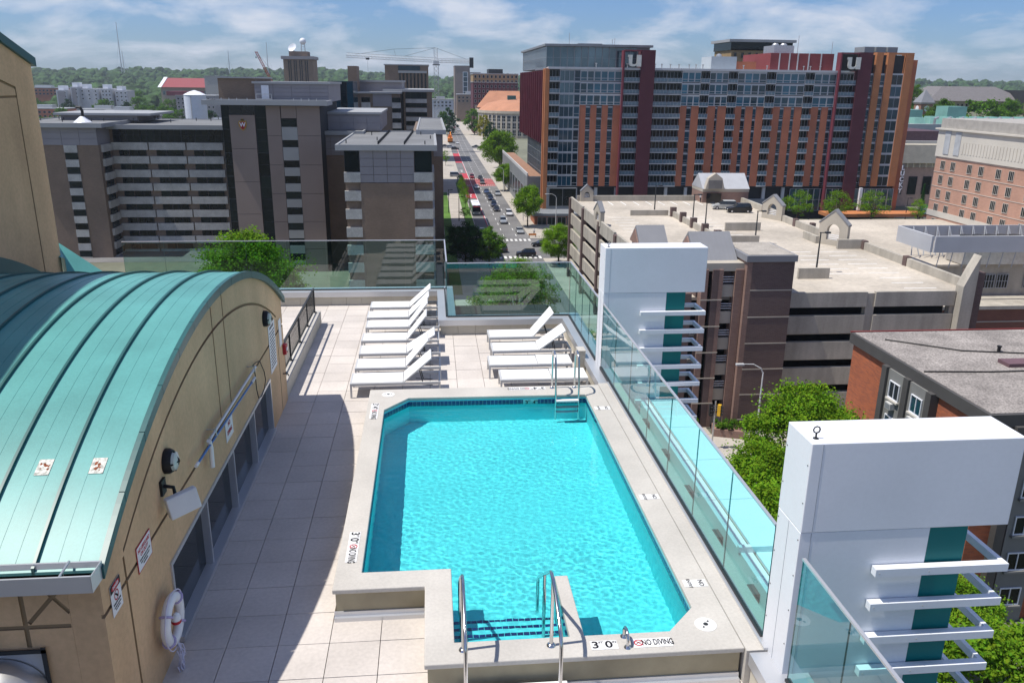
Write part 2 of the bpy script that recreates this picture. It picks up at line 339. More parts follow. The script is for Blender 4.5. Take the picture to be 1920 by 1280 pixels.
# rails, ladder, grab rail
def arc(c, r, a0, a1, n, f): return [f(c[0]+r*math.cos(R(a0+(a1-a0)*k/n)), c[1]+r*math.sin(R(a0+(a1-a0)*k/n))) for k in range(n+1)]
for x, lb in ((.265, 'stainless pool handrail left of the entry steps'), (1.255, 'stainless pool handrail right of the entry steps')):
    t = thing('pool_handrail', lb, 'handrail', (x, 7.68, .45), 0, 'handrails at the pool steps')
    f = lambda y, z: (0, y-7.68, z-.45)
    pts = [f(7.0,.0), f(7.02,.92), f(7.06,1.02), f(7.16,1.10), f(7.5,1.25), f(7.68,1.30), f(7.8,1.30), f(7.9,1.26), f(8.0,1.19), f(8.8,.60), f(8.86,.53), f(8.88,.44), f(8.88,-.2)]
    MB().tube(pts, .0215, 10).build('rail_tube', steel, t, smooth=True)
    MB().tube([f(7.68,.45), f(7.68,1.29)], .0215, 10).build('post', steel, t, smooth=True)
    MB().tube([f(8.30,-.1), f(8.30,.97)], .0215, 10).build('post', steel, t, smooth=True)
    MB().lathe([(.055, 0), (.05, .012), (.026, .03)], n=16).build('base_flange', steel, t, smooth=True)
t = thing('pool_ladder', 'stainless pool ladder with white treads at the far coping', 'ladder', (2.66, 15.77, .45))
for s in (-1, 1):
    f = lambda y, z: (s*.235, y-15.77, z-.45)
    pts = [f(15.77,.45), f(15.77,1.12)] + [f(15.56+.21*math.cos(a), 1.12+.19*math.sin(a)) for a in (.4,.9,1.57,2.2,2.7)] + [f(15.33,1.02), f(15.24,.6), f(15.22,.2), f(15.22,-.5)]
    MB().tube(pts, .0215, 10).build('ladder_rail', steel, t, smooth=True); MB().lathe([(.05, 0), (.045, .012), (.026, .03)], c=(s*.235, 0, 0), n=14).build('base_flange', steel, t, smooth=True)
for z in (.37, .14, -.1): B(-.225, .225, -.62, -.52, z-.45, z-.42).build('tread', whitep, t)
t = thing('grab_rail', 'small stainless grab loop on the near coping between the number tiles', 'grab rail', (2.11, 7.67, .45))
MB().tube([(0,-.095,0),(0,-.095,.10),(0,-.06,.15),(0,0,.165),(0,.06,.15),(0,.095,.10),(0,.095,0)], .019, 10).build('loop', steel, t, smooth=True)
for s in (-1, 1): MB().lathe([(.045, 0), (.04, .012), (.024, .026)], c=(0, s*.095, 0), n=14).build('base_flange', steel, t, smooth=True)
t = thing('entry_step_block', 'white step block in front of the pool steps', 'step', (.8, 7.1, 0))
B(-.62, .60, -.42, .30, 0, .20).build('step_block', whitep, t, bevel=.01)

# ------------------------------------------------------------------ parapets and glass fences
par = M('parapet_panel', (0.50, 0.47, 0.40), 0.85, 0.08, 1.0)
def parapet(name, label, segs, panels):
    t = thing(name, label, 'parapet', (0, 0, 0)); cm = MB()
    for (x0,x1,y0,y1) in segs: cm.box(x0, x1, y0, y1, .27, .43)
    cm.build('metal_cap', alu, t)
    for (x0,x1,y0,y1) in panels:
        k = max(1, round(max(x1-x0, y1-y0)/.46))
        for q in range(k):
            if x1-x0 > y1-y0: s = (x1-x0)/k; B(x0+q*s+.003, x0+(q+1)*s-.003, y0, y1, -.1, .268).build('panel', par, t)
            else: s = (y1-y0)/k; B(x0, x1, y0+q*s+.003, y0+(q+1)*s-.003, -.1, .268).build('panel', par, t)
    return t
parapet('parapet_wall', 'low parapet with pale metal cap behind the far left loungers', [(-9, .60, 24.25, 24.85), (.12, .60, 21.50, 24.248)], [(-9, .12, 24.31, 24.5), (.18, .30, 21.56, 24.3)])
parapet('parapet_wall', 'low parapet with pale metal cap behind the right lounger group', [(.12, 3.46, 21.03, 21.498)], [(.18, 3.46, 21.09, 21.3)])
parapet('parapet_wall', 'parapet with metal cap carrying the long glass fence beside the pool', [(3.462, 3.98, 16.0, 21.6), (3.462, 3.98, -1, 7.40)], [(3.50, 3.62, 16.0, 21.05), (3.50, 3.62, 3, 7.40)])
t = thing('kerb_strip', 'pale concrete kerb strip between pool coping and glass fence', 'kerb', (3.6, 11.7, 0))
B(-.165, .30, -4.29, 4.28, .0, .449).build('kerb', concrete, t); B(.03, .14, -4.29, 4.28, .449, .475).build('glass_shoe', alu, t)
def glass_fence(name, label, pts, ztop, mat, z0=.44, panel=1.05, rail=True):
    (x0,y0),(x1,y1) = pts; L_ = math.hypot(x1-x0, y1-y0); t = thing(name, label, 'glass fence', (x0, y0, 0), math.atan2(y1-y0, x1-x0))
    k = max(1, round(L_/panel)); s = L_/k
    for q in range(k):
        g = B(q*s+.002, (q+1)*s-.002, -.008, .008, z0, ztop-.02).build('glass_panel', [mat, glass_edge], t)
        for p in g.data.polygons:
            if abs(p.normal.x) > .9: p.material_index = 1
    if rail: B(0, L_, -.018, .018, ztop-.022, ztop).build('top_rail', alu, t)
    B(0, L_, -.03, .03, z0-.04, z0+.02).build('base_channel', darkm, t)
    return t
glass_fence('glass_fence', 'long glass fence along the pool between the two white pylons', ((3.69, 7.60), (3.69, 16.93)), 1.93, fence, .47, 1.33)
glass_fence('glass_fence', 'glass fence running from the far pylon to the far corner', ((3.69, 17.52), (3.69, 21.32)), 1.93, fence, .44, .95)
glass_fence('glass_fence', 'glass fence in front of the near pylon at the frame bottom', ((3.70, 2.0), (3.70, 6.93)), 1.93, fence, .44, .98)
glass_fence('glass_fence', 'dark tinted glass fence behind the right lounger group', ((.37, 21.33), (3.68, 21.33)), 1.92, fence_far, .44, .83)
glass_fence('glass_fence', 'short glass return between the two far fence runs', ((.36, 24.5), (.36, 21.35)), 1.96, fence_far, .44, 1.05)
glass_fence('glass_fence', 'long glass fence behind the row of seven loungers', ((-9, 24.52), (.34, 24.52)), 1.95, fence_far, .44, 1.17)

# ------------------------------------------------------------------ pylons
graym_ = M('seam_grey', (.30,.33,.37), .6)
def pylon(y0, label, zb=-14):
    t = thing('white_pylon', label, 'pylon', (3.68, y0, 0), 0, 'white sign pylons'); 
    B(0, 1.40, 0, .55, zb, 2.155).build('stem', white, t, bevel=.006); B(0, 2.25, -.006, .556, 2.16, 3.15).build('head', white, t, bevel=.008)
    B(1.402, 1.83, .02, .53, zb, 2.158).build('teal_panel', teal, t)
    B(.115, .119, -.009, -.0065, 2.17, 3.14).build('panel_seam', graym_, t); B(.115, .119, -.003, .001, zb, 2.15).build('panel_seam', graym_, t); B(-.003, .001, .27, .274, zb, 2.15).build('panel_seam', graym_, t)
    for k in range(9):
        z = 1.66-.414*k
        a = MB().box(.82, 2.28, -.10, -.012, z, z+.09).box(2.225, 2.28, -.012, .62, z, z+.09).box(1.82, 2.225, .565, .62, z, z+.09)
        a = a.build('louvre_arm', white, t)
        for x in (.86, 1.40): MB().tube([(x, -.101, z+.045), (x, -.106, z+.045)], .008, 8).build('rivet', alu, a)
    for k in range(7):
        for yy in (.03, .52): MB().tube([(-.001, yy, 2.9-.42*k), (-.006, yy, 2.9-.42*k)], .007, 6).build('rivet', darkm, t)
    e = MB().tube([(.09, .12, 3.15), (.09, .12, 3.21)], .010, 8)
    e.tube([(.09+.035*math.cos(a*.785), .12, 3.245+.035*math.sin(a*.785)) for a in range(9)], .008, 6); e.lathe([(.03, 0), (.03, .006)], c=(.09, .12, 3.15), n=10)
    e.build('lifting_eye', darkm, t, smooth=True)
    return t
pylon(16.95, 'farther white panel pylon with louvre arms behind the pool ladder')
pylon(7.03, 'nearer white panel pylon with louvre arms at the right of the frame')
t = thing('outer_ledge', 'white ledge panels outside the glass fence between the pylons', 'ledge', (4.6, 12.2, -.35))
for k in range(6):
    y = -4.6+k*1.56
    B(.28, .88, y, y+1.55, -.06, 0).build('ledge_panel', white, t); B(.07, .225, y, y+1.55, -.06, 0).build('ledge_panel', white, t)
B(-.62, .06, -4.62, 4.72, -.5, -.34).build('gutter_floor', M('gutter', (.30,.33,.31), .7, .15, 1), t)
B(.03, .068, -4.62, 4.72, -.5, -.0).build('upstand', white, t)
for k in range(6): MB().box(-.36, -.10, -4.3+k*1.56, -3.75+k*1.56, -.34, -.2).box(-.10, .02, -4.0+k*1.56, -3.75+k*1.56, -.34, -.15).build('bracket', M('bracket_grey', (.07,.075,.08), .6) if k == 0 else bpy.data.materials['bracket_grey'], t)
B(-.0, .86, -1.6, -1.52, .0, .10).build('cross_bar', white, t)
host = thing('host_building', 'tan and white building below the roof terrace', 'building', (0, 0, -32))
B(-30, 3.95, -6, 24.9, 0, 31.0).build('wall', M('host_wall', (.45,.38,.28), .9, .1, .4), host)

# ------------------------------------------------------------------ loungers
sling = M('white_sling', (0.74, 0.74, 0.73), 0.75, 0.03, 3, 0.05, 400); frame_m = M('grey_white_frame', (0.50, 0.51, 0.52), 0.42, 0.05, 2)
def lounger(x, y, ang, label, group):
    t = thing('sun_lounger', label, 'sun lounger', (x+random.uniform(-.02,.02), y, 0), random.uniform(-.012,.012), group); Lh, Wd, H = 1.93, .68, .33; hx = 1.14
    fr_ = MB().box(0, Lh, 0, .035, H-.06, H).box(0, Lh, Wd-.035, Wd, H-.06, H).box(0, .035, .035, Wd-.035, H-.06, H).box(Lh-.035, Lh, .035, Wd-.035, H-.06, H).box(hx-.01, hx+.02, .035, Wd-.035, H-.07, H-.03)
    fr_.build('frame', frame_m, t)
    for a in (0, Lh-.04):
        for b_ in (0, Wd-.04): B(a, a+.04, b_, b_+.04, 0, H-.06).build('leg', frame_m, t)
    B(.04, hx-.02, .036, Wd-.036, H-.018, H+.012).build('seat_sling', sling, t, bevel=.006)
    bl = .79; bk = B(0, bl, .02, Wd-.02, -.016, .016).build('backrest', sling, t, bevel=.006, loc=(hx, 0, H+.004)); bk.rotation_euler = (0, -ang, 0)
    if ang > .1:
        tip = (hx+bl*.55*math.cos(ang), H+bl*.55*math.sin(ang))
        for yy in (.16, Wd-.16): MB().tube([(tip[0], yy, tip[1]-.02), (hx+.42, yy, H-.12)], .011, 6).tube([(hx+.25,yy,H-.10),(hx+.62,yy,H-.13)], .009, 6).build('support_strut', darkm, t)
    return t
ys = [16.59, 17.57, 18.59, 19.62, 20.78, 21.72, 22.77]; an = [41, 50, 33, 52, 52, 45, 42]
nm = ['nearest of the seven white loungers in the left row, beside the pool corner', 'second lounger from the pool in the left row, back raised steeply', 'third lounger from the pool in the left row, back raised low',
      'middle lounger of the left row of seven', 'fifth lounger from the pool in the left row', 'sixth lounger from the pool in the left row', 'farthest lounger of the left row, under the glass fence']
for y, a, l in zip(ys, an, nm): lounger(-1.80, y, R(a), l, 'row of seven loungers')
for x, y, a, l in ((1.43, 16.62, 0, 'flat white lounger directly behind the pool ladder'), (1.26, 17.60, 0, 'flat white lounger second from the ladder in the right group'), (1.40, 18.62, 36, 'right-group lounger with raised back next to the flat pair'), (1.40, 19.72, 50, 'farthest right-group lounger with its back raised, below the tinted fence')):
    lounger(x, y, R(a), l, 'right group of four loungers')
t = thing('pedestal_box', 'beige square pedestal box at the parapet beside the loungers', 'box', (3.42, 17.83, 0)); B(-.11, .06, -.16, .16, 0, .60).build('pedestal', par, t, bevel=.008); B(-.115, .065, -.165, .165, .60, .615).build('lid', concrete, t)

# ------------------------------------------------------------------ ramp kerb with railing
t = thing('ramp_kerb_wall', 'low pale kerb wall under the dark railing left of the loungers', 'wall', (-3.25, 19.5, 0)); B(-.11, .12, -2.88, 2.9, -.1, .345).build('wall', par, t); B(-.12, .13, -2.88, 2.91, .345, .36).build('cap', concrete, t)
t = thing('ramp_railing', 'dark grey picket railing on the low kerb wall', 'railing', (-3.27, 19.5, .36))
B(-.02, .02, -2.75, 2.75, .66, .69).build('top_rail', darkm, t); B(-.015, .015, -2.75, 2.75, .08, .105).build('bottom_rail', darkm, t); B(-.10, -.06, -2.75, 2.75, .5, .53).build('handrail', darkm, t)
pk = B(-.006, .006, -.006, .006, .09, .67).mesh('picket', darkm)
for k in range(50): obj('picket', pk, t, (0, -2.7+k*.11, 0))
for k in range(5): MB().box(-.018, .018, -.018, .018, 0, .69).box(-.05, .05, -.04, .04, 0, .015).build('post', darkm, t, loc=(0, -2.72+k*1.36, 0))
B(-5.2, -3.4, 17.3, 18.6, -.6, -.03).build('stair_pit', darkm, deck)
# ================================================================== TAN STUCCO PAVILION WITH BARREL ROOF
CY, CZ, RR = 11.8, -5.67, 9.30
def arcpt(y, r=RR): return CZ + math.sqrt(max(0.0, r*r-(y-CY)**2))
pav = thing('stucco_pavilion', 'tan stucco pavilion with green barrel roof left of the pool', 'building', (0, 0, 0))
Y0, Y1, XW = 6.86, 16.62, -3.12
poly = [(Y0, -.5), (Y1, -.5)] + [(Y1-(Y1-Y0)*k/40, arcpt(Y1-(Y1-Y0)*k/40)-.04) for k in range(41)]
wall = fix(MB().prism(poly, 'x', XW-.30, XW).build('side_wall', [stucco, stuccod], pav))
fw = fix(B(-16, XW-.302, Y0, Y0+.3, -.5, 2.2).build('front_wall', [stucco, stuccod], pav))
def cutter(mb): o = mb.build('cut', stuccod); fix(o); return o
gw = .022
def arcstrip(yc, z0, r, ya, yb, wdt, n=30):
    m = MB()
    for k in range(n):
        a, b_ = ya+(yb-ya)*k/n, ya+(yb-ya)*(k+1)/n
        za, zb = z0+math.sqrt(r*r-(a-yc)**2), z0+math.sqrt(r*r-(b_-yc)**2)
        m.add([(XW-.03,a,za-wdt),(XW-.03,b_,zb-wdt),(XW-.03,b_,zb+wdt),(XW-.03,a,za+wdt),(XW+.05,a,za-wdt),(XW+.05,b_,zb-wdt),(XW+.05,b_,zb+wdt),(XW+.05,a,za+wdt)],
              [(0,1,2,3),(7,6,5,4),(0,4,5,1),(3,2,6,7)]+([(0,3,7,4)] if k == 0 else [])+([(1,5,6,2)] if k == n-1 else []))
    return m
def weld(o):
    bm = bmesh.new(); bm.from_mesh(o.data); bmesh.ops.remove_doubles(bm, verts=bm.verts, dist=1e-5); bmesh.ops.recalc_face_normals(bm, faces=bm.faces); bm.to_mesh(o.data); bm.free(); return o
def carve(target, cutters):
    for c in cutters:
        md = target.modifiers.new('cut', 'BOOLEAN'); md.operation = 'DIFFERENCE'; md.object = c; md.solver = 'EXACT'
    dg = bpy.context.evaluated_depsgraph_get(); me = bpy.data.meshes.new_from_object(target.evaluated_get(dg)); target.modifiers.clear(); target.data = me
    for c in cutters: bpy.data.objects.remove(c, do_unlink=True)
ra = (4.3**2+1.12**2)/(2*1.12)
cuts = [weld(arcstrip(11.73, 3.10-ra, ra, 7.47, 15.99, gw).build('cut', stuccod))]
for y, z0, z1 in ((11.43, 1.72, 3.7), (12.06, 1.72, 3.7), (7.45, -.4, 1.95), (16.0, -.4, 1.95)): cuts.append(cutter(B(XW-.03, XW+.05, y-gw, y+gw, z0, z1)))
cuts.append(cutter(B(XW-.03, XW+.05, Y0-.1, Y1+.1, 1.68-gw, 1.68+gw)))
cuts.append(cutter(B(XW-.12, XW+.05, 8.70, 14.90, .07, 1.07)))
carve(wall, cuts)
def diag(xa, za, xb, zb, wdt=.02):
    d = Vector((xb-xa, zb-za)).normalized(); nn = Vector((-d.y, d.x))*wdt
    return MB().prism([(xa+nn.x,za+nn.y),(xb+nn.x,zb+nn.y),(xb-nn.x,zb-nn.y),(xa-nn.x,za-nn.y)], 'y', Y0-.05, Y0+.02)
fc = [cutter(B(-15, XW-.31, Y0-.05, Y0+.02, 1.60-.022, 1.60+.022)), cutter(B(-3.855, -3.81, Y0-.05, Y0+.02, 1.38, 2.1)), cutter(diag(-3.68, 2.08, -3.42, 1.74)), cutter(diag(-3.42, 2.07, -3.80, 1.64)), cutter(diag(-4.9, 2.08, -4.2, 1.64)), cutter(diag(-4.2, 2.07, -4.9, 1.64))]
carve(fw, fc)
for o in (wall, fw):                                     # groove floors get a darker tone: shadow lines put into the colour
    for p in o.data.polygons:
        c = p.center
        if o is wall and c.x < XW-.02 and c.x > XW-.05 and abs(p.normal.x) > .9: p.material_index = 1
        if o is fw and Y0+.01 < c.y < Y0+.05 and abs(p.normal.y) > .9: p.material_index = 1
# roof: standing seam panels
def strip(x0, x1, r, ya, yb, th, n=36):
    m = MB(); vs = []
    for k in range(n+1):
        y = ya+(yb-ya)*k/n
        for x in (x0, x1): vs += [(x, y, arcpt(y, r)), (x, y, arcpt(y, r)-th)]
    fs = []
    for k in range(n):
        a = k*4; fs += [(a, a+2, a+6, a+4), (a+1, a+5, a+7, a+3), (a, a+4, a+5, a+1), (a+2, a+3, a+7, a+6)]
    fs += [(0,1,3,2), (n*4, n*4+2, n*4+3, n*4+1)]
    return m.add(vs, fs)
PW = .56; pan = fix(strip(0, PW, RR, 6.84, 16.74, .03).build('roof_panel', copper, pav, smooth=True)).data
pav_panel = [o for o in bpy.data.objects if o.data == pan][0]; pav_panel.location = (-3.11-PW, 0, 0)
seam = fix(strip(-.014, .014, RR+.035, 6.84, 16.74, .07).build('roof_seam', copperd, pav, smooth=True)); seam.location = (-3.11-PW, 0, 0)
rib = fix(strip(-.005, .005, RR+.003, 6.86, 16.7, .02).build('panel_rib', copper, pav, smooth=True)); rib.location = (-3.11-PW*.33, 0, 0)
for k in range(1, 18):
    obj('roof_panel', pan, pav, (-3.11-PW*(k+1), 0, 0)); obj('roof_seam', seam.data, pav, (-3.11-PW*(k+1), 0, 0))
for k in range(0, 18):
    for q in (.33, .66):
        if (k, q) != (0, .33): obj('panel_rib', rib.data, pav, (-3.11-PW*(k+q), 0, 0))
for k in range(14):
    ya = 6.84+k*(9.9/14); fix(strip(-3.112, -3.055, RR+.012, ya+.006, ya+9.9/14-.004, .12, 6).build('verge_flashing', copperd, pav))
MB().prism([(6.62,2.27),(6.64,2.27),(6.64,2.12),(6.86,2.12),(6.86,2.27),(6.88,2.27),(6.88,2.10),(6.62,2.10)], 'x', -14, -3.08).build('gutter', alu, pav)
B(-3.082, -3.075, 6.62, 6.88, 2.10, 2.27).build('gutter_end', alu, pav)
for k in range(8): MB().tube([(-3.35-k*.9, 6.63, 2.265), (-3.35-k*.9, 6.86, 2.285)], .012, 6).build('gutter_strap', galv, pav)
patch = M('peeling_patch', (0.55, 0.55, 0.50), 0.7, 0.5, 30, rand=.1); rust = M('rust_patch', (0.22, 0.07, 0.035), 0.9, 0.5, 40)
for x in (-3.40, -3.92):
    y = 7.86; s = math.atan2(-(y-CY), arcpt(y)-CZ)
    o = B(-.07, .07, -.10, .10, 0, .004).build('label_patch', patch, pav, loc=(x, y, arcpt(y)+.002)); o.rotation_euler = (s, 0, 0)
    random.seed(int(-x*10))
    for _ in range(7):
        rm = MB()
        cx, cy, r_ = random.uniform(-.05,.05), random.uniform(-.07,.07), random.uniform(.008,.024)
        rm.add([(cx+r_*random.uniform(.5,1.2)*math.cos(a), cy+r_*random.uniform(.5,1.2)*math.sin(a), .0046) for a in (0,1,2,3,4,5)], [(0,1,2,3,4,5)])
        rm.build('rust_spot', rust, o)
# windows band
wf = thing('strip_window', 'low dark four-pane strip window along the pavilion base', 'window', (XW, 11.8, .57))
B(-.10, -.085, -3.10, 3.10, -.50, .50).build('pane', tintglass, wf)
fm = MB().box(-.09, .02, -3.14, 3.14, .47, .52).box(-.09, .06, -3.14, 3.14, -.56, -.49).box(-.09, .02, -3.14, -3.09, -.49, .47).box(-.09, .02, 3.09, 3.14, -.49, .47)
fm.build('frame', alu, wf)
for y in (-1.52, .06, 1.62): B(-.09, .015, y-.022, y+.022, -.49, .47).build('mullion', alu, wf)
# wall lamps
for y, z, lb in ((8.95, 2.27, 'black round bulkhead lamp above the long pool pole'), (14.87, 2.29, 'black round bulkhead lamp beside the rules board')):
    t = thing('bulkhead_lamp', lb, 'lamp', (XW, y, z), 0, 'bulkhead lamps on the stucco wall')
    o = MB().lathe([(.15, 0), (.15, .05), (.125, .09)], n=20).build('housing', blackp, t, smooth=True); o.rotation_euler = (0, R(90), 0)
    o = MB().lathe([(.115, .085), (.105, .12), (.06, .14), (.01, .145)], n=20).build('lens', M('lamp_lens', (.55,.6,.55), .25) if 'lamp_lens' not in bpy.data.materials else bpy.data.materials['lamp_lens'], t, smooth=True); o.rotation_euler = (0, R(90), 0)
    g = MB().tube([(.10, -.125, 0), (.155, 0, 0), (.10, .125, 0)], .011, 6).tube([(.10, 0, -.125), (.155, 0, 0), (.10, 0, .125)], .011, 6).build('guard', blackp, t)
# access point
t = thing('wireless_access_point', 'pale boxy wireless unit on a wall bracket below the lamp', 'wireless unit', (XW, 8.72, 1.95))
MB().box(0, .03, -.07, .07, .02, .20).tube([(.02, 0, .12), (.13, 0, .10), (.14, 0, 0)], .022, 8).build('bracket', blackp, t)
o = B(-.05, .05, -.18, .18, -.16, .10).build('housing', M('pale_plastic', (.62,.64,.66), .45, .06, 3), t, bevel=.015, loc=(.22, -.04, -.05)); o.rotation_euler = (R(8), R(-6), R(-52))
# signs
def wall_sign(name, label, y, z, wd, ht, lines, red=False):
    t = thing(name, label, 'sign', (XW+.006, y, z), R(90))
    B(-wd/2, wd/2, -.004, 0, -ht/2, ht/2).build('plate', inkred if red else signw, t)
    if red: B(-wd/2+.012, wd/2-.012, -.0055, -.004, -ht/2+.012, ht/2-.012).build('face', signw, t)
    for s, zz_, sz, mt, sx in lines: text(s, sz, mt, t, loc=(0, -.0065, zz_), rot=(R(90), 0, 0), sx=sx)
    return t
wall_sign('lifeguard_sign', 'red-edged NO LIFEGUARD ON DUTY sign above the strip window', 7.965, 1.695, .43, .30, [('NO LIFEGUARD', .085, .062, inkred, .82), ('ON DUTY', .025, .062, inkred, .82), ('CHILDREN SHOULD NOT USE', -.03, .026, ink, .9), ('POOL WITHOUT ADULT', -.065, .026, ink, .9), ('SUPERVISION', -.10, .026, ink, .9)], True)
t = wall_sign('danger_sign', 'black and red DANGER no diving sign at the wall corner', 7.15, 1.705, .25, .33, [('SHALLOW WATER', -.055, .026, ink, .85), ('NO DIVING OR JUMPING', -.09, .018, ink, .85), ('INTO THE POOL', -.118, .018, ink, .85)])
B(-.125, .125, -.006, -.004, .08, .165).build('black_band', ink, t); o = MB().lathe([(.10, 0), (.10, .002)], n=24, sy=.36).build('red_oval', inkred, t, loc=(0, -.0062, .122)); o.rotation_euler = (R(90), 0, 0)
text('DANGER', .042, signw, t, loc=(0, -.009, .122), rot=(R(90), 0, 0), sx=.85)
o = ring_mesh(.042, .055).build('prohibition_ring', inkred, t, loc=(0, -.0062, .018)); o.rotation_euler = (R(90), 0, 0)
MB().tube([(-.025, -.007, .035), (0, -.007, .015), (.02, -.007, -.01)], .009, 5).build('diver_figure', ink, t, loc=(0, 0, .005))
wall_sign('no_diving_sign', 'white NO DIVING sign under the pool pole', 11.77, 1.465, .44, .33, [('NO', .075, .10, inkred, .9), ('DIVING', -.05, .10, inkred, .85)])
t = wall_sign('rules_board', 'tall white pool rules board on the stucco wall', 15.43, 1.57, .62, .93, [('POOL RULES', .40, .07, ink, .9)] + [('SWIM AT YOUR OWN RISK NO RUNNING OR GLASS', .31-.062*k, .027, ink, .72) for k in range(12)])
t = thing('notice_plate', 'small white notice plate at the far corner of the pavilion', 'sign', (XW+.006, 16.27, 1.60), R(90)); B(-.13, .13, -.004, 0, -.28, .28).build('plate', signw, t)
t = thing('fire_alarm_box', 'red pull box at the far pavilion corner', 'alarm box', (XW, 16.5, 1.17)); B(0, .07, -.07, .07, -.11, .11).build('case', redp, t, bevel=.01); B(.07, .085, -.045, .045, -.03, .03).build('pull_handle', whitep, t)
t = thing('hose_tap', 'dark wall tap near the far corner of the pavilion', 'tap', (XW, 16.3, .70)); MB().tube([(0,0,0),(.09,0,0),(.11,0,-.05)], .014, 8).tube([(.06,-.04,.03),(.06,.04,.03)], .008, 6).build('spout', darkm, t)
# poles
blue = M('blue_pole', (.03,.16,.42), .3, .05, 3)
t = thing('pool_pole', 'long aluminium telescopic pool pole hung on the stucco wall', 'pole', (XW+.09, 11.95, 1.86)); MB().tube([(0,-1.52,.01),(0,1.52,-.02)], .022, 10).build('tube', alu, t, smooth=True); MB().tube([(0,-1.56,.01),(0,-1.5,-.12),(0,-1.52,-.40)], .032, 10).build('hose_end', whitep, t, smooth=True)
for y in (-1.3, 1.3): MB().tube([(-.09,y,.06),(.03,y,.06),(.04,y,-.03),(0,y,-.035)], .01, 6).build('hook', galv, t)
t = thing('pool_pole', 'blue pool pole with grey clip end hung below the aluminium one', 'pole', (XW+.10, 11.5, 1.76)); MB().tube([(0,-1.78,.07),(0,1.70,-.06)], .016, 10).build('tube', blue, t, smooth=True); MB().tube([(0,1.55,-.055),(0,1.80,-.06)], .026, 8).build('clip_end', alu, t); MB().tube([(0,-1.80,.07),(0,-1.70,.07)], .022, 8).build('grip', whitep, t)
t = thing('hanging_cord', 'thin black cord looping from the pole to the window', 'cord', (XW+.04, 13.6, 1.8)); MB().tube([(0,-.02,.02),(0,.02,-.15),(.02,-.05,-.40),(.02,.05,-.60),(.02,.28,-.66),(.02,.55,-.62),(.02,.72,-.50),(0,.74,-.35),(0,.45,-.05),(0,.1,.03),(0,-.1,.05)], .009, 6).build('cord', blackp, t, smooth=True)
# life ring with rope
t = thing('life_ring', 'white ring buoy with rope hung on the wall below the signs', 'life ring', (XW+.12, 8.20, .66)); rope = M('white_rope', (.60,.58,.68), .8, .06, 20)
mb = MB(); n1, n2 = 36, 12; vs = []; fs = []
for i in range(n1):
    a = 2*math.pi*i/n1
    for j in range(n2):
        b_ = 2*math.pi*j/n2; r_ = .245+.062*math.cos(b_); vs.append((.055*math.sin(b_), r_*math.cos(a), r_*math.sin(a)))
for i in range(n1):
    for j in range(n2): fs.append((i*n2+j, ((i+1) % n1)*n2+j, ((i+1) % n1)*n2+(j+1) % n2, i*n2+(j+1) % n2))
mb.add(vs, fs).build('ring', whitep, t, smooth=True)
for a in (40, 140, 220, 320):
    a = R(a); MB().tube([(.066*math.sin(b_), (.245+.068*math.cos(b_))*math.cos(a), (.245+.068*math.cos(b_))*math.sin(a)) for b_ in [k*math.pi/6 for k in range(13)]], .014, 6).build('strap', M('violet_strap', (.42,.36,.55), .7) if 'violet_strap' not in bpy.data.materials else bpy.data.materials['violet_strap'], t, smooth=True)
MB().tube([(.02, .335*math.cos(R(a)), .335*math.sin(R(a))+.012*math.sin(R(a*4))) for a in range(0, 361, 12)], .008, 6).build('grab_line', rope, t, smooth=True)
random.seed(5); mb = MB()
for k in range(7):
    p = [(.03, -.02, -.30)]; y = random.uniform(-.06, .06)
    for q in range(1, 8): p.append((.03+random.uniform(-.03,.05), y+random.uniform(-.05,.05), -.30-.065*q))
    p.append((.03, y+random.uniform(-.1,.1), -.36+random.uniform(-.2,0))); mb.tube(p, .0075, 6)
mb.build('rope_bundle', rope, t, smooth=True)
MB().lathe([(.01,-.07),(.045,-.05),(.055,0),(.04,.05),(.01,.07)], c=(.03,.02,0), n=12).build('float', whitep, t, smooth=True); MB().lathe([(.05,-.02),(.057,0),(.05,.02)], c=(.03,.02,-.04), n=12).build('float_band', redp, t, smooth=True)
# exhaust hood on the front wall
t = thing('exhaust_hood', 'round galvanised exhaust hood on a square plate on the front wall', 'exhaust hood', (-4.12, Y0, 1.0))
B(-.52, .42, -.03, -.001, -.42, .36).build('wall_plate', galv, t, bevel=.006)
MB().box(-.56,.44,-.045,-.031,.34,.38).box(.40,.44,-.045,-.031,-.42,.40).build('plate_edge', darkm, t)
vs=[];fs=[];n1,n2=14,20
for i in range(n1+1):
    a=R(-20+110*i/n1)
    for j in range(n2+1):
        b_=R(-90+180*j/n2); r_=.42
        vs.append((r_*math.sin(b_), -.04-r_*math.cos(b_)*math.cos(a)*1.1, r_*math.cos(b_)*math.sin(a)*.85-.06))
for i in range(n1):
    for j in range(n2): fs.append((i*(n2+1)+j, i*(n2+1)+j+1, (i+1)*(n2+1)+j+1, (i+1)*(n2+1)+j))
MB().add(vs, fs).build('hood', galv, t, smooth=True)
o = MB().lathe([(.40,0),(.40,.02),(.37,.02)], n=24).build('hood_rim', galv, t, loc=(0,-.36,-.30)); o.rotation_euler = (R(70),0,0)
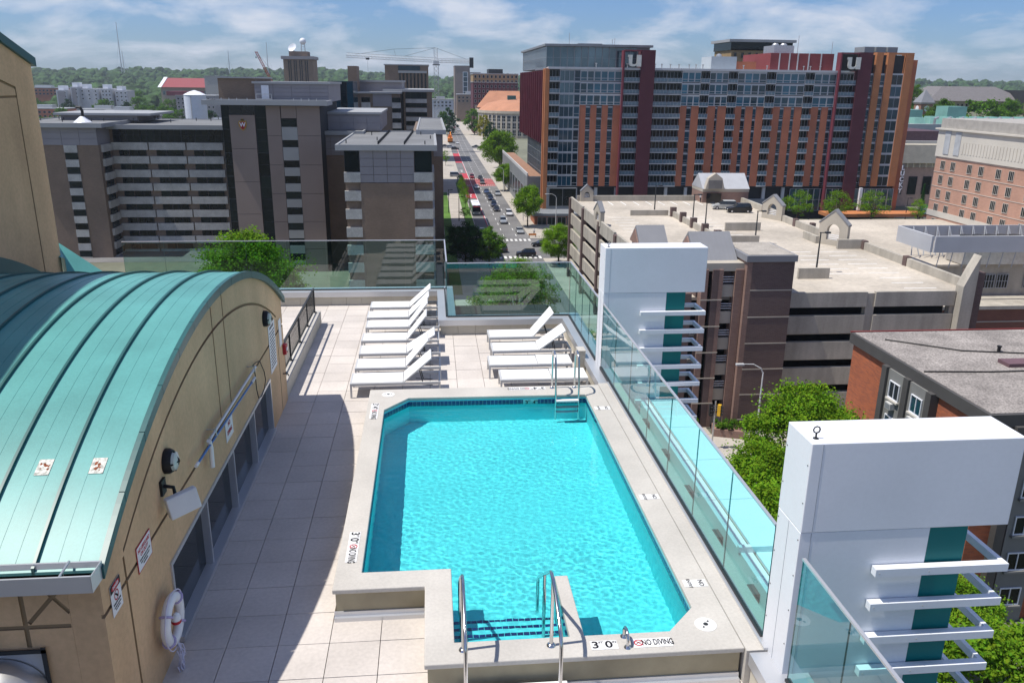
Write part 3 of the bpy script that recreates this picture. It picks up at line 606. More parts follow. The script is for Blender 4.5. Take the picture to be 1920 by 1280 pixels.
# ------------------------------------------------------------------ tall tan tower behind the barrel roof
tw = thing('stucco_tower', 'tall tan stucco tower with green gable edge at the left frame edge', 'tower', (0, 0, 0))
gp = [(3.8, -2), (17.16, -2), (17.16, 6.72), (16.08, 7.08), (15, 7.72), (13.8, 8.30), (12.5, 8.75), (11.2, 9.02), (10.2, 9.08), (9, 8.9), (7.5, 8.4), (5, 7.2), (3.8, 6.7)]
XT = -7.52
tb = fix(MB().prism(gp, 'x', -13, XT).build('tower_wall', [stucco, stuccod], tw))
cs = [cutter(MB().box(XT-.03, XT+.05, 16.38, 16.42, 2, 6.28)), cutter(B(XT-.03, XT+.05, 6.9, 16.38, 6.12, 6.16))]
for a, b_ in (((16.42, 6.28), (11.0, 7.6)), ((11.0, 7.6), (5.6, 6.28))):
    cs.append(cutter(MB().prism([(a[0], a[1]-.02), (b_[0], b_[1]-.02), (b_[0], b_[1]+.03), (a[0], a[1]+.03)], 'x', XT-.03, XT+.05)))
carve(tb, cs)
for p in tb.data.polygons:
    if XT-.05 < p.center.x < XT-.02 and abs(p.normal.x) > .9: p.material_index = 1  # tower grooves too: their shade is painted in with the darker stucco
top = gp[2:]
MB().prism([(p[0], p[1]-.02) for p in [(17.26, 6.69)]+top[1:]] + [(p[0], p[1]+.14) for p in reversed([(17.26, 6.69)]+top[1:])], 'x', -13.1, XT+.06).build('green_verge', copperd, tw)
sk = [(y, arcpt(y)) for y in [9+.25*k for k in range(33)]]
MB().prism([(y, z-.1) for y, z in sk]+[(y, z+.34) for y, z in reversed(sk)], 'x', XT, XT+.10).build('base_flashing', copperd, tw)
MB().add([(-7.4,17.05,2.2),(-6.6,17.9,2.2),(-7.9,17.9,3.2),(-8.6,17.1,3.3),(-7.4,17.05,3.0)], [(0,1,2,4),(4,2,3)]).build('lower_roof_slope', copper, tw)
# ================================================================== CITY BELOW: ground, streets, hills
G0 = -32.0
asphalt = M('asphalt', (0.17, 0.168, 0.168), 0.92, 0.2, 0.10, fine=0.10); sidewalk = M('sidewalk', (0.42, 0.385, 0.335), 0.9, 0.10, 0.25, fine=0.05)
soil = M('city_ground', (0.16, 0.165, 0.12), 0.95, 0.35, 0.02, fine=0.1); lawn = M('lawn', (0.085, 0.17, 0.03), 0.95, 0.3, 0.15, fine=0.2)
paintw = M('road_paint', (0.70, 0.70, 0.68), 0.8, 0.2, 0.5); redlane = M('red_lane', (0.46, 0.055, 0.075), 0.85, 0.12, 0.2); redfade = M('red_crossing', (0.34, 0.10, 0.10), 0.9, 0.2, 0.3)
def sheet(name, poly, z, mat, parent=None):
    me = bpy.data.meshes.new(name); me.from_pydata([(x, y, z) for x, y in poly], [], [tuple(range(len(poly)))]); me.materials.append(mat)
    return obj(name, me, parent)
def rect(x0, x1, y0, y1): return [(x0, y0), (x1, y0), (x1, y1), (x0, y1)]
# terrain rising towards the horizon
def hill(x, y):
    t_ = min(1, max(0, (y-950-.12*abs(x-100))/1500)); t_ = t_*t_*(3-2*t_)
    g = 1 - .35*math.exp(-((x-30)/170)**2)
    return G0-.05+30*math.exp(-((x-310)/105)**2-((y-480)/115)**2)+t_*(42*g+9*noise.noise((x*.0016, y*.0016, 1.3))+4*noise.noise((x*.006, y*.006, 4)))
mb = MB(); nx, ny = 110, 110; vs = []; fs = []
for j in range(ny+1):
    y = -600+5400*(j/ny)**1.3
    for i in range(nx+1):
        x = -3400+6800*i/nx; vs.append((x, y, hill(x, y)))
for j in range(ny):
    for i in range(nx): fs.append((j*(nx+1)+i, j*(nx+1)+i+1, (j+1)*(nx+1)+i+1, (j+1)*(nx+1)+i))
struct(mb.add(vs, fs).build('ground', soil, smooth=True))
def cx_(y): return 18.7 + (0 if y < 430 else (y-430)**2*2.1e-5)
def road(name, ya, yb, hw0, hw1, z, mat, step=30):
    ys_ = [ya+(yb-ya)*k/max(1, int((yb-ya)/step)) for k in range(max(1, int((yb-ya)/step))+1)]
    vs = []; 
    for y in ys_: vs += [(cx_(y)+hw0, y, z), (cx_(y)+hw1, y, z)]
    return MB().add(vs, [(2*k, 2*k+1, 2*k+3, 2*k+2) for k in range(len(ys_)-1)])
av = struct(road('avenue', -60, 1150, -6.6, 6.5, G0, asphalt).build('avenue', asphalt))
struct(MB().add([(-200,183,G0-.004),(260,183,G0-.004),(260,208,G0-.004),(-200,208,G0-.004)], [(0,1,2,3)]).build('cross_street', asphalt))
struct(MB().add([(-200,58,G0-.004),(260,58,G0-.004),(260,74,G0-.004),(-200,74,G0-.004)], [(0,1,2,3)]).build('cross_street', asphalt))
struct(MB().add([(-200,505,G0-.004),(300,505,G0-.004),(300,525,G0-.004),(-200,525,G0-.004)], [(0,1,2,3)]).build('cross_street', asphalt))
struct(MB().add([(66,60,G0-.008),(300,205,G0-.008),(300,235,G0-.008),(66,235,G0-.008)], [(0,1,2,3)]).build('side_street', asphalt))
for (x0,x1,y0,y1) in ((25.2,31.6,84.05,183),(25.2,33,208,505),(3.2,12.1,208,505),(4,12.1,75,183),(25.2,40,525,1100),(-6,12.1,525,900),(25.2,140,74.2,84)):
    o = struct(B(x0, x1, y0, y1, G0-.2, G0+.13).build('pavement', sidewalk))
    if y1-y0 > 60 and y1 < 510:
        for k in range(int((y1-y0)/6)): B(x0+.2, x1-.2, y0+3+k*6, y0+3.12+k*6, G0+.13, G0+.134).build('joint', M('joint_dark', (.2,.18,.16), .9) if 'joint_dark' not in bpy.data.materials else bpy.data.materials['joint_dark'], o)
struct(sheet('plaza', rect(140, 240, 240, 330), G0+.06, sidewalk)); struct(sheet('lawn', rect(146, 185, 262, 300), G0+.1, lawn)); struct(sheet('lawn', rect(3.3, 5.6, 150, 300), G0+.137, lawn))
struct(sheet('lawn', rect(9.6, 11.9, 225, 330), G0+.137, lawn))
mb = MB(); md = MB()
for k in range(60):
    y = 212+k*9
    for q in (0, 3.3): mb.add([(cx_(y)+q-.09, y, G0+.006), (cx_(y)+q+.09, y, G0+.006), (cx_(y+3)+q+.09, y+3, G0+.006), (cx_(y+3)+q-.09, y+3, G0+.006)], [(0,1,2,3)])
for y0 in (183.6, 205.2):
    for k in range(11): x = 13+k*1.15; mb.add([(x, y0, G0+.006), (x+.6, y0, G0+.006), (x+.6, y0+2.6, G0+.006), (x, y0+2.6, G0+.006)], [(0,1,2,3)])
for y0 in (322, 343):
    for k in range(16): x = 12.3+k*.82; mb.add([(x, y0, G0+.012), (x+.45, y0, G0+.012), (x+.45, y0+1.2, G0+.012), (x, y0+1.2, G0+.012)], [(0,1,2,3)])
for y0 in (218, 288, 372): mb.add([(13.6, y0, G0+.012), (14.0, y0, G0+.012), (14.0, y0+4, G0+.012), (13.6, y0+4, G0+.012)], [(0,1,2,3)]).add([(13.2, y0+6, G0+.012), (14.4, y0+6, G0+.012), (14.4, y0+7.5, G0+.012), (13.2, y0+7.5, G0+.012)], [(0,1,2,3)])
o = mb.build('lane_marking', paintw, av)
road('line', 209, 505, -3.30, -3.05, G0+.007, redlane).build('lane_line', redlane, av); road('line', 209, 505, -3.02, -2.86, G0+.007, paintw).build('lane_line', paintw, av)
for ya, yb in ((285, 318), (347, 366), (415, 470)): road('r', ya, yb, -6.4, -3.31, G0+.006, redlane).build('bus_lane', redlane, av)
road('r', 320, 346, -6.5, 6.4, G0+.006, redfade).build('crossing', redfade, av)

# ------------------------------------------------------------------ trees
bark = M('bark', (0.09, 0.065, 0.045), 0.95, 0.25, 2)
def leaf_mat(name, rgb, trans=0.35):
    m = bpy.data.materials.new(name); m.use_nodes = True; N = m.node_tree.nodes; L = m.node_tree.links.new; N.clear()
    g = N.new('ShaderNodeNewGeometry'); nz = N.new('ShaderNodeTexNoise'); nz.inputs['Scale'].default_value = 0.8; nz.inputs['Detail'].default_value = 6; L(g.outputs['Position'], nz.inputs['Vector'])
    mp = N.new('ShaderNodeMapRange'); mp.inputs[1].default_value = .3; mp.inputs[2].default_value = .7; mp.inputs[3].default_value = .55; mp.inputs[4].default_value = 1.5; L(nz.outputs[0], mp.inputs[0])
    oi = N.new('ShaderNodeObjectInfo'); q = N.new('ShaderNodeMapRange'); q.inputs[3].default_value = .88; q.inputs[4].default_value = 1.14; L(oi.outputs['Random'], q.inputs[0])
    mu = N.new('ShaderNodeMath'); mu.operation = 'MULTIPLY'; L(mp.outputs[0], mu.inputs[0]); L(q.outputs[0], mu.inputs[1])
    h = N.new('ShaderNodeHueSaturation'); h.inputs['Color'].default_value = (*rgb, 1); L(mu.outputs[0], h.inputs['Value']); n2_ = N.new('ShaderNodeTexNoise'); n2_.inputs['Scale'].default_value = 2.3; L(g.outputs['Position'], n2_.inputs['Vector']); hm = N.new('ShaderNodeMapRange'); hm.inputs[1].default_value = .3; hm.inputs[2].default_value = .7; hm.inputs[3].default_value = .475; hm.inputs[4].default_value = .535; L(n2_.outputs[0], hm.inputs[0]); L(hm.outputs[0], h.inputs['Hue'])
    d = N.new('ShaderNodeBsdfDiffuse'); t_ = N.new('ShaderNodeBsdfTranslucent'); x = N.new('ShaderNodeMixShader'); x.inputs[0].default_value = trans
    L(h.outputs[0], d.inputs[0]); L(h.outputs[0], t_.inputs[0]); L(d.outputs[0], x.inputs[1]); L(t_.outputs[0], x.inputs[2])
    o = N.new('ShaderNodeOutputMaterial'); L(x.outputs[0], o.inputs[0]); return m
lf_bright = leaf_mat('leaf_bright', (0.17, 0.30, 0.02), .4); lf_mid = leaf_mat('leaf_mid', (0.095, 0.19, 0.02)); lf_dark = leaf_mat('leaf_dark', (0.022, 0.062, 0.016), .2); lf_yel = leaf_mat('leaf_yellow', (0.30, 0.28, 0.02))
def tree_mesh(seed, h, rx, nclump, per, ls, shape=1.0, base=.28):
    rnd = random.Random(seed); zc = h*(base+1)/2; rz = h*(1-base)/2
    tr = MB(); tr.tube([(0,0,0),(.1,.05,h*.2),(-.05,.1,h*.45),(.05,0,h*.75)], [h*.022,h*.017,h*.012,h*.004], 7)
    cl = []
    for k in range(nclump):
        while True:
            p = Vector((rnd.uniform(-1,1), rnd.uniform(-1,1), rnd.uniform(-1,1)))
            if .25 < p.length < 1: break
        p = p.normalized()*(p.length**.5)*rnd.uniform(.78, 1.14)
        wz = 1.0 if p.z < 0 else shape
        c = Vector((p.x*rx*(1-.25*max(0, p.z)), p.y*rx*(1-.25*max(0, p.z)), zc+p.z*rz*wz)); cl.append(c)
    for c in cl[:max(8, nclump//4)]:
        s = Vector((0, 0, h*rnd.uniform(.22,.5))); mid = s.lerp(c, .5)+Vector((0,0,-h*.03)); tr.tube([s, mid, c], [h*.008, h*.005, h*.0015], 5)
    cr = MB(); vs = cr.v; fs = cr.f
    for c in cl:
        cr_ = rx*rnd.uniform(.13,.34)
        for q in range(per):
            d = Vector((rnd.gauss(0,1), rnd.gauss(0,1), rnd.gauss(0,.7)))
            if d.length > 2.2: d = d.normalized()*2.2
            p = c+d*cr_*.52
            nrm = (d.normalized()*.5+Vector((rnd.uniform(-1,1), rnd.uniform(-1,1), rnd.uniform(-.2,1.3)))).normalized(); a = nrm.orthogonal().normalized(); ang = rnd.uniform(0, 6.28)
            a = (Matrix.Rotation(ang, 3, nrm) @ a); b_ = nrm.cross(a); s = ls*rnd.uniform(.6,1.3); b0 = len(vs)
            vs += [tuple(p-a*s*.55), tuple(p+b_*s*.34+nrm*s*.1), tuple(p+a*s*.55), tuple(p-b_*s*.34+nrm*s*.1)]; fs.append((b0, b0+1, b0+2, b0+3))
    cr.m = [0]*len(fs)
    return tr, cr
TREES = {}
def proto(key, seed, h, rx, ncl, per, ls, leaf, shape=1.0, base=.28):
    tr, cr = tree_mesh(seed, h, rx, ncl, per, ls, shape, base); TREES[key] = (tr.mesh('trunk', bark, True), cr.mesh('crown', leaf), h)
proto('A', 1, 13, 5.0, 90, 190, .36, lf_bright); proto('B', 2, 12, 4.2, 80, 180, .34, lf_mid, base=.2); proto('C', 3, 14, 5.0, 95, 200, .36, lf_dark, base=.15)
proto('L', 4, 12, 4.4, 60, 60, .34, lf_bright, base=.3); proto('F', 5, 13, 5.0, 46, 55, .75, lf_mid, base=.12); proto('Y', 6, 12, 4.2, 50, 60, .6, lf_yel, base=.15); proto('D', 7, 13, 4.6, 46, 55, .75, lf_dark, base=.1)
proto('N', 8, 12, 4.3, 130, 330, .20, lf_bright, base=.25); proto('S', 9, 1.2, .9, 14, 50, .16, lf_mid, base=0)
def conifer(seed):
    rnd = random.Random(seed); tr = MB().tube([(0,0,0),(0,0,14)], [.25,.03], 6); cr = MB()
    for k in range(2600):
        z = 1.2+12.6*rnd.random()**.9; r_ = (14-z)/14*3.2*rnd.uniform(.35,1); a = rnd.uniform(0,6.28); p = Vector((r_*math.cos(a), r_*math.sin(a), z-.3*r_))
        o_ = Vector((math.cos(a), math.sin(a), -.35)); t_ = Vector((-math.sin(a), math.cos(a), 0)); s = .5
        b0 = len(cr.v); cr.v += [tuple(p-t_*s*.35), tuple(p+o_*s), tuple(p+t_*s*.35), tuple(p-o_*s*.6)]; cr.f.append((b0,b0+1,b0+2,b0+3))
    cr.m = [0]*len(cr.f); TREES['P'] = (tr.mesh('trunk', bark, True), cr.mesh('crown', lf_dark), 14)
conifer(3)
def tree(key, x, y, z, h, label, group=None, name='street_tree', sxy=1.0):
    t, c, h0 = TREES[key]; s = h/h0
    e = thing(name, label, 'tree', (x, y, z), random.uniform(0, 6.28), group); e.scale = (s*sxy, s*sxy, s)
    obj('trunk', t, e); obj('crown', c, e); return e
# ================================================================== BUILDINGS
gl_dark = glass_mat('glass_dark', (0.005, 0.011, 0.011), .07, .7, .22); gl_blue = glass_mat('glass_blue', (0.006, 0.035, 0.055), .05, .8, .45, 0.0); gl_black = glass_mat('glass_black', (0.006, 0.008, 0.010), .1, .4, .4)
gl_top = glass_mat('glass_top', (0.008, 0.075, 0.115), .05, .7, .7)
gl_sky = glass_mat('glass_sky', (0.07, 0.12, 0.15), .06, .2, .9, .4)
wframe = M('window_frame', (0.42, 0.44, 0.47), 0.6, 0.05); dframe = M('dark_frame', (0.03, 0.035, 0.04), 0.5, 0.05)
WC = {}
def win(parent, face, x, y, z, wd, ht, nx=2, nz=1, glass=None, frame=None, name='window', t=.09, d=.10, split=None):
    """a framed window centred at (x, y, z) on a wall facing -Y or -X"""
    glass = glass or gl_dark; frame = frame or wframe
    key = (round(wd,2), round(ht,2), nx, nz, glass.name, frame.name, t, d, split)
    if key not in WC:
        m = MB().box(-wd/2+.01, wd/2-.01, -.02, .01, -ht/2+.01, ht/2-.01, 0)
        m.box(-wd/2, -wd/2+t, -d, 0, -ht/2, ht/2, 1).box(wd/2-t, wd/2, -d, 0, -ht/2, ht/2, 1).box(-wd/2+t, wd/2-t, -d, 0, -ht/2, -ht/2+t, 1).box(-wd/2+t, wd/2-t, -d, 0, ht/2-t, ht/2, 1)
        for k in range(1, nx): c = -wd/2+wd*k/nx; m.box(c-t*.4, c+t*.4, -d*.9, 0, -ht/2+t, ht/2-t, 1)
        for k in range(1, nz): c = -ht/2+ht*k/nz; m.box(-wd/2+t, wd/2-t, -d*.85, 0, c-t*.4, c+t*.4, 1)
        if split: c = -ht/2+ht*split; m.box(-wd/2+t, wd/2-t, -d*.85, 0, c-t*.5, c+t*.5, 1)
        WC[key] = m.mesh('window', [glass, frame])
    return obj(name, WC[key], parent, (x, y, z), None if face == 'y' else R(-90))
def blk(parent, name, mat, *b, bevel=0): return B(*b).build(name, mat, parent, bevel=bevel)

# ---------------------------------------------------------------- apartment hotel with brick piers
brickR = brick_mat('hotel_brick', (0.50, 0.155, 0.078), (0.43, 0.13, 0.065), (0.34, 0.16, 0.10)); brickO = brick_mat('orange_brick', (0.52, 0.20, 0.075), (0.46, 0.17, 0.06), (0.33, 0.16, 0.09))
maroon = brick_mat('maroon_brick', (0.11, 0.028, 0.042), (0.09, 0.023, 0.036), (0.09, 0.032, 0.038)); maroonp = M('maroon_panel', (0.16, 0.035, 0.05), .7, .15, .3)
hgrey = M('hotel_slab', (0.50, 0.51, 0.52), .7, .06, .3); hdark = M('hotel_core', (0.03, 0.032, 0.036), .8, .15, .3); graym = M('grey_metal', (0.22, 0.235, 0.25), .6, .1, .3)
ho = thing('apartment_tower', 'long apartment block with brick piers, balconies and white u letters', 'building', (0, 0, 0)); HY = 238.0; ZT, FH = 10.15, 3.23
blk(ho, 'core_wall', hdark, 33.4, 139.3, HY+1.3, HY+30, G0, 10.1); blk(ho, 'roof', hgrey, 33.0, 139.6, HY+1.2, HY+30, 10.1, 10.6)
B(33.0, 117.6, HY-.35, HY+1.3, 10.15, 10.75).build('parapet_band', hgrey, ho)
zf = lambda k: ZT-FH*k
for (a, b_) in ((42.2,44),(45.4,47.1),(48.7,50.4),(51.9,53.9),(71.4,73.3),(74.8,76.9),(79.5,81.8),(82.6,85),(87.7,89.6),(90.9,93),(94.1,96.2),(99,101.1),(102.4,104.5),(105.6,107.7),(110.5,112.7),(113.8,115.7)):
    blk(ho, 'brick_pier', brickR, a, b_, HY, HY+1.4, zf(10), zf(3)+.15)
for (a, b_) in ((128.3,130.3),(131.8,133.8),(137.3,139.6)): blk(ho, 'brick_pier', brickO, a, b_, HY-.2, HY+2.5, zf(10), 15.9)
blk(ho, 'top_frame', brickO, 133.8, 137.3, HY-.1, HY+.4, 15.3, 15.9); blk(ho, 'top_wall', hdark, 126.8, 137.4, HY+.9, HY+12, 10.2, 15.2)
for (a, b_, z1) in ((59.1,63.1,15.5),(122.9,126.8,15.8)): blk(ho, 'maroon_shaft', maroon, a, b_, HY-.9, HY+3, -29.2, z1)
for (a, z1) in ((53.9,15.3),(117.1,15.7)): blk(ho, 'maroon_fin', maroonp, a, a+.45, HY-1.2, HY+1.3, -29.2, z1); 
B(54.3, 59.1, HY-.9, HY+.2, 15.1, 15.5).build('sign_frame', maroonp, ho); B(117.5, 122.9, HY-.9, HY+.2, 15.3, 15.7).build('sign_frame', maroonp, ho)
blk(ho, 'sign_back', hdark, 117.5, 122.9, HY+.5, HY+.8, 10.7, 15.3)
def letter_u(x, z, s):
    m = MB().box(-.5,-.22,0,.16,-.2,.5).box(.14,.5,0,.16,-.5,.5)
    m.prism([(-.5,-.2),(-.22,-.2),(-.2,-.27),(-.12,-.3),(.0,-.3),(.14,-.22),(.14,-.38),(.0,-.48),(-.18,-.5),(-.36,-.46),(-.46,-.36)], 'y', 0, .16)
    m.box(-.56,-.5,0,.16,.3,.5); o = m.build('letter_u', M('sign_letter', (.66,.66,.60), .5) if 'sign_letter' not in bpy.data.materials else bpy.data.materials['sign_letter'], ho, loc=(x, HY-1.0, z)); o.scale = (s, 3, s*.86)
letter_u(57.3, 12.6, 3.6); letter_u(121.4, 12.8, 3.8)
for k in range(10):
    z0, z1 = zf(k+1), zf(k); zc = (z0+z1)/2
    for (a, b_) in ((44,45.4),(47.1,48.7),(50.4,51.9),(73.3,74.8),(81.8,82.6),(89.6,90.9),(93,94.1),(101.1,102.4),(104.5,105.6),(112.7,113.8),(115.7,117.1)):
        if k >= 3:
            win(ho, 'y', (a+b_)/2, HY+.5, zc-.15, b_-a-.02, FH-.75, 1, 1, gl_blue, wframe, split=.3); B(a, b_, HY+.35, HY+1.3, z1-.55, z1-.1).build('spandrel', hgrey, ho)
    for (a, b_) in ((42.2,53.9),(71.4,76.9),(79.5,85),(87.7,96.2),(99,107.7),(110.5,117.1)):
        if k < 3:
            n_ = max(2, round((b_-a)/1.95))
            for q in range(n_): s = (b_-a)/n_; win(ho, 'y', a+(q+.5)*s, HY+.05, zc-.1, s-.03, FH-.55, 1, 1, gl_top, hgrey, t=.14, split=.28)
            B(a, b_, HY-.08, HY+1.3, z1-.50, z1-.02).build('spandrel', hgrey, ho)
    for (a, b_) in ((54.35,59.1),(63.1,67.2),(67.3,71.4),(76.9,79.5),(85,87.7),(96.2,99),(107.7,110.5),(117.6,122.9),(33.5,36.3)):
        n_ = max(2, round((b_-a)/1.0))
        win(ho, 'y', (a+b_)/2, HY+1.28, zc-.05, b_-a, FH-.3, n_, 1, gl_dark, wframe, name='balcony_door')
        o = B(a, b_, HY-.35, HY+1.3, z0-.12, z0+.14).build('balcony', hgrey, ho)
        m = MB().box(a, b_, HY-.30, HY-.24, z0+1.15, z0+1.22)
        for q in range(n_+1): c = a+.04+(b_-a-.08)*q/n_; m.box(c-.03, c+.03, HY-.30, HY-.24, z0+.14, z0+1.15)
        m.build('railing', wframe, o); B(a+.05, b_-.05, HY-.275, HY-.262, z0+.25, z0+1.12).build('glass_guard', M('balcony_glass', (.10,.17,.22), .1, .1, spec=.8) if 'balcony_glass' not in bpy.data.materials else bpy.data.materials['balcony_glass'], o)
    win(ho, 'y', 38.4, HY+.05, zc-.1, 4.1, FH-.35, 3, 1, gl_blue if k > 2 else gl_sky, wframe, t=.12); win(ho, 'y', 41.35, HY+.05, zc-.1, 1.65, FH-.35, 1, 1, gl_blue, wframe, split=.3)
    B(36.3, 42.2, HY-.02, HY+1.3, z1-.22, z1+.06).build('spandrel', hgrey, ho)
    for (a, b_) in ((126.8,128.3),(130.3,131.8)): win(ho, 'y', (a+b_)/2, HY+.4, zc-.1, b_-a, FH-.6, 1, 1, gl_blue, wframe, split=.3); B(a, b_, HY+.3, HY+1.3, z1-.5, z1).build('spandrel', hgrey, ho)
    win(ho, 'y', 135.55, HY+.2, zc-.1, 3.5, FH-.4, 2, 1, gl_blue, wframe, t=.1); B(133.8, 137.3, HY+.1, HY+1.3, z1-.35, z1+.05).build('spandrel', hgrey, ho)
# ground floors and columns
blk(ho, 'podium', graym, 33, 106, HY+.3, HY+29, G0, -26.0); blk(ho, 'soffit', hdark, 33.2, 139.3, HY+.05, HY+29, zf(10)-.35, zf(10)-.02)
for x in (36,42,48,54,69,75,81,87,93,99,105): blk(ho, 'column', hgrey, x-.45, x+.45, HY+.5, HY+1.2, -26.0, zf(10)-.35)
for q in range(9): win(ho, 'y', 108+q*1.9, HY+.5, -26.2, 1.88, 6.6, 1, 2, gl_blue, wframe, name='lobby_glazing', t=.12)
for q in range(7): win(ho, 'y', 127.8+q*1.85, HY+.5, -26.2, 1.83, 6.6, 1, 2, gl_sky, wframe, name='lobby_glazing', t=.12)
blk(ho, 'entrance_canopy', brickO, 116, 150, HY-8, HY-1.3, -30.2, -29.3)
B(127.6, 128.4, HY-2.5, HY-1.7, -29, -22.4).build('banner_post', white, ho)
o = B(-.3, .3, -.12, .12, -4.5, 4.5).build('blade_sign', M('blade_sign', (.12,.12,.13), .6), ho, loc=(141.0, HY-.8, -20.0)); 
for k, ch in enumerate('LUCKY'): text(ch, 1.9, white, o, loc=(0, -.16, 3.4-1.7*k), rot=(R(90), 0, 0), ext=.03)
blk(ho, 'corner_stair', brickR, 139.6, 141.6, HY+1, HY+14, G0, 14)
# left (avenue) side: orange strip, ribbed maroon screen, podium
B(32.2, 33.35, HY-.2, HY+4.5, -29.0, 10.3).build('orange_corner', brickO, ho); B(31.9, 32.19, HY+1.2, HY+2.6, -29, 10.0).build('corner_rib', brickO, ho)
blk(ho, 'screen_wall', maroonp, 32.6, 33.4, HY+5, HY+66, -10.5, 9.8); rb = B(-.75, 0, -.3, .3, -10.4, 9.7).mesh('screen_rib', maroonp)
for k in range(12): obj('screen_rib', rb, ho, (32.6, HY+6+k*5.2, 0))
for k in range(10): win(ho, 'x', 33.2, HY+8+k*4.2, -16.5, 4.1, 11.5, 3, 4, gl_sky, graym, name='side_glazing', t=.1)
blk(ho, 'terrace_podium', graym, 28.6, 33.2, HY+8, HY+95, G0, -20.3); blk(ho, 'terrace_floor', M('terrace_deck', (.30,.17,.11), .8), 29.2, 33.1, HY+8.5, HY+94, -20.3, -20.2); blk(ho, 'terrace_parapet', hgrey, 28.5, 28.8, HY+8, HY+95, -20.3, -19.3)
for k in range(9): win(ho, 'x', 28.6, HY+13+k*9, -27, 6, 6, 3, 1, gl_dark, graym, name='shop_window')
B(28.9, 47, HY-9, HY+1, G0, -29.4).build('corner_shop', M('shop_wall', (.35,.13,.07), .8), ho); B(28.4, 47.5, HY-9.5, HY+1, -29.4, -28.7).build('shop_roof', graym, ho)
for q in range(6): win(ho, 'y', 31+q*2.8, HY-9.02, -30.8, 2.5, 2.2, 2, 1, gl_dark, wframe, name='shop_window')
blk(ho, 'corner_glass_base', graym, 33.3, 42, HY-.6, HY+.28, -28.7, zf(10)-.4); win(ho, 'y', 38, HY-.63, -25.3, 8, 5.2, 2, 1, gl_dark, graym, name='lobby_glazing')
# roof level
for q in range(13): win(ho, 'y', 33.9+q*2.0, HY+4.0, 13.3, 1.98, 5.8, 1, 2, gl_sky, graym, name='penthouse_glazing', t=.08)
for q in range(24): win(ho, 'x', 33.0, HY+5.3+q*2.5, 13.3, 2.48, 5.8, 1, 2, gl_sky, wframe, name='penthouse_glazing', t=.06)
blk(ho, 'penthouse', graym, 33.05, 62.6, HY+4.05, HY+66, 10.2, 16.3); blk(ho, 'penthouse_roof', graym, 32.4, 63.3, HY+3.0, HY+67, 16.3, 16.9); blk(ho, 'roof_screen', graym, 43, 50, HY+10, HY+20, 16.9, 17.4)
redwall = M('red_penthouse', (.22,.05,.052), .75, .1, .3)
blk(ho, 'red_penthouse', redwall, 98, 117, HY+3, HY+25, 10.6, 15.4)
for x in (100.5,103.5,106,109.3,113): B(x, x+.35, HY+2.9, HY+3, 10.6, 15.4).build('wall_joint', hgrey, ho)
blk(ho, 'roof_unit', M('pale_unit', (.45,.5,.53), .6, .05), 80.5, 88, HY+3, HY+12, 10.6, 14.2); MB().lathe([(.8,0),(.8,.6),(.2,.9)], c=(84,HY+7,14.2), n=12).build('roof_fan', galv, ho)
blk(ho, 'low_penthouse', brickR, 88, 95, HY+6, HY+16, 10.6, 13.0); blk(ho, 'roof_unit', galv, 100, 106, HY+6, HY+14, 15.4, 17.6)
for x in (101.5, 104): MB().lathe([(1,0),(1,.3),(.6,.7)], c=(x,HY+9,17.6), n=12).build('roof_fan', galv, ho)
for k in range(3): blk(ho, 'roof_unit', graym, 127+k*3.6, 130+k*3.6, HY+5, HY+11, 15.2, 17.6)
for x in (47,56,64,66,68.5,71,74,76,78,90,97,108,110,113): MB().tube([(x,HY+2.5,10.6),(x,HY+2.5,11.7)], .14, 6).lathe([(.3,0),(.3,.25)], c=(x,HY+2.5,11.7), n=8).build('roof_vent', galv, ho)
for x, z1 in ((40,20),(52.5,18.6),(53.2,18.9),(108,20.5),(118.5,19)): MB().tube([(x,HY+8,15.5),(x,HY+8,z1)], .08, 5).build('antenna', galv, ho)

# ---------------------------------------------------------------- hospital wing group with the crest
brickH = brick_mat('brown_brick', (0.25, 0.18, 0.13), (0.21, 0.15, 0.11), (0.19, 0.145, 0.115), .4, .1); panelH = M('taupe_panel', (0.26, 0.205, 0.18), .8, .08, .15); panelG = M('grey_panel', (0.28, 0.265, 0.28), .7, .07, .2)
aggr = M('aggregate', (0.46, 0.45, 0.42), .9, .16, .6, fine=.25); roofcap = M('roof_fascia', (0.33, 0.34, 0.35), .6, .06, .2); roofm = M('grey_membrane', (0.185, 0.19, 0.195), .9, .14, .15, fine=.05)
hs_ = thing('hospital_block', 'grey brown hospital block with W crest, flat roofs and striped facades', 'building', (0, 0, 0))
def roofslab(x0, x1, y0, y1, z, th=.75): blk(hs_, 'roof_slab', roofcap, x0, x1, y0, y1, z-th, z); blk(hs_, 'roof_membrane', roofm, x0+.5, x1-.5, y0+.5, y1-.5, z, z+.02); MB().box(x0,x0+.35,y0,y1,z,z+.22).box(x1-.35,x1,y0,y1,z,z+.22).box(x0+.35,x1-.35,y0,y0+.35,z,z+.22).box(x0+.35,x1-.35,y1-.35,y1,z,z+.22).build('roof_edge', roofcap, hs_)
def panels(x0, x1, y, z0, z1, nx, nz, mat=panelG, th=.12):
    for i in range(nx):
        for j in range(nz): B(x0+(x1-x0)*i/nx+.035, x0+(x1-x0)*(i+1)/nx-.035, y-th, y, z0+(z1-z0)*j/nz+.03, z0+(z1-z0)*(j+1)/nz-.03).build('panel', mat, hs_)
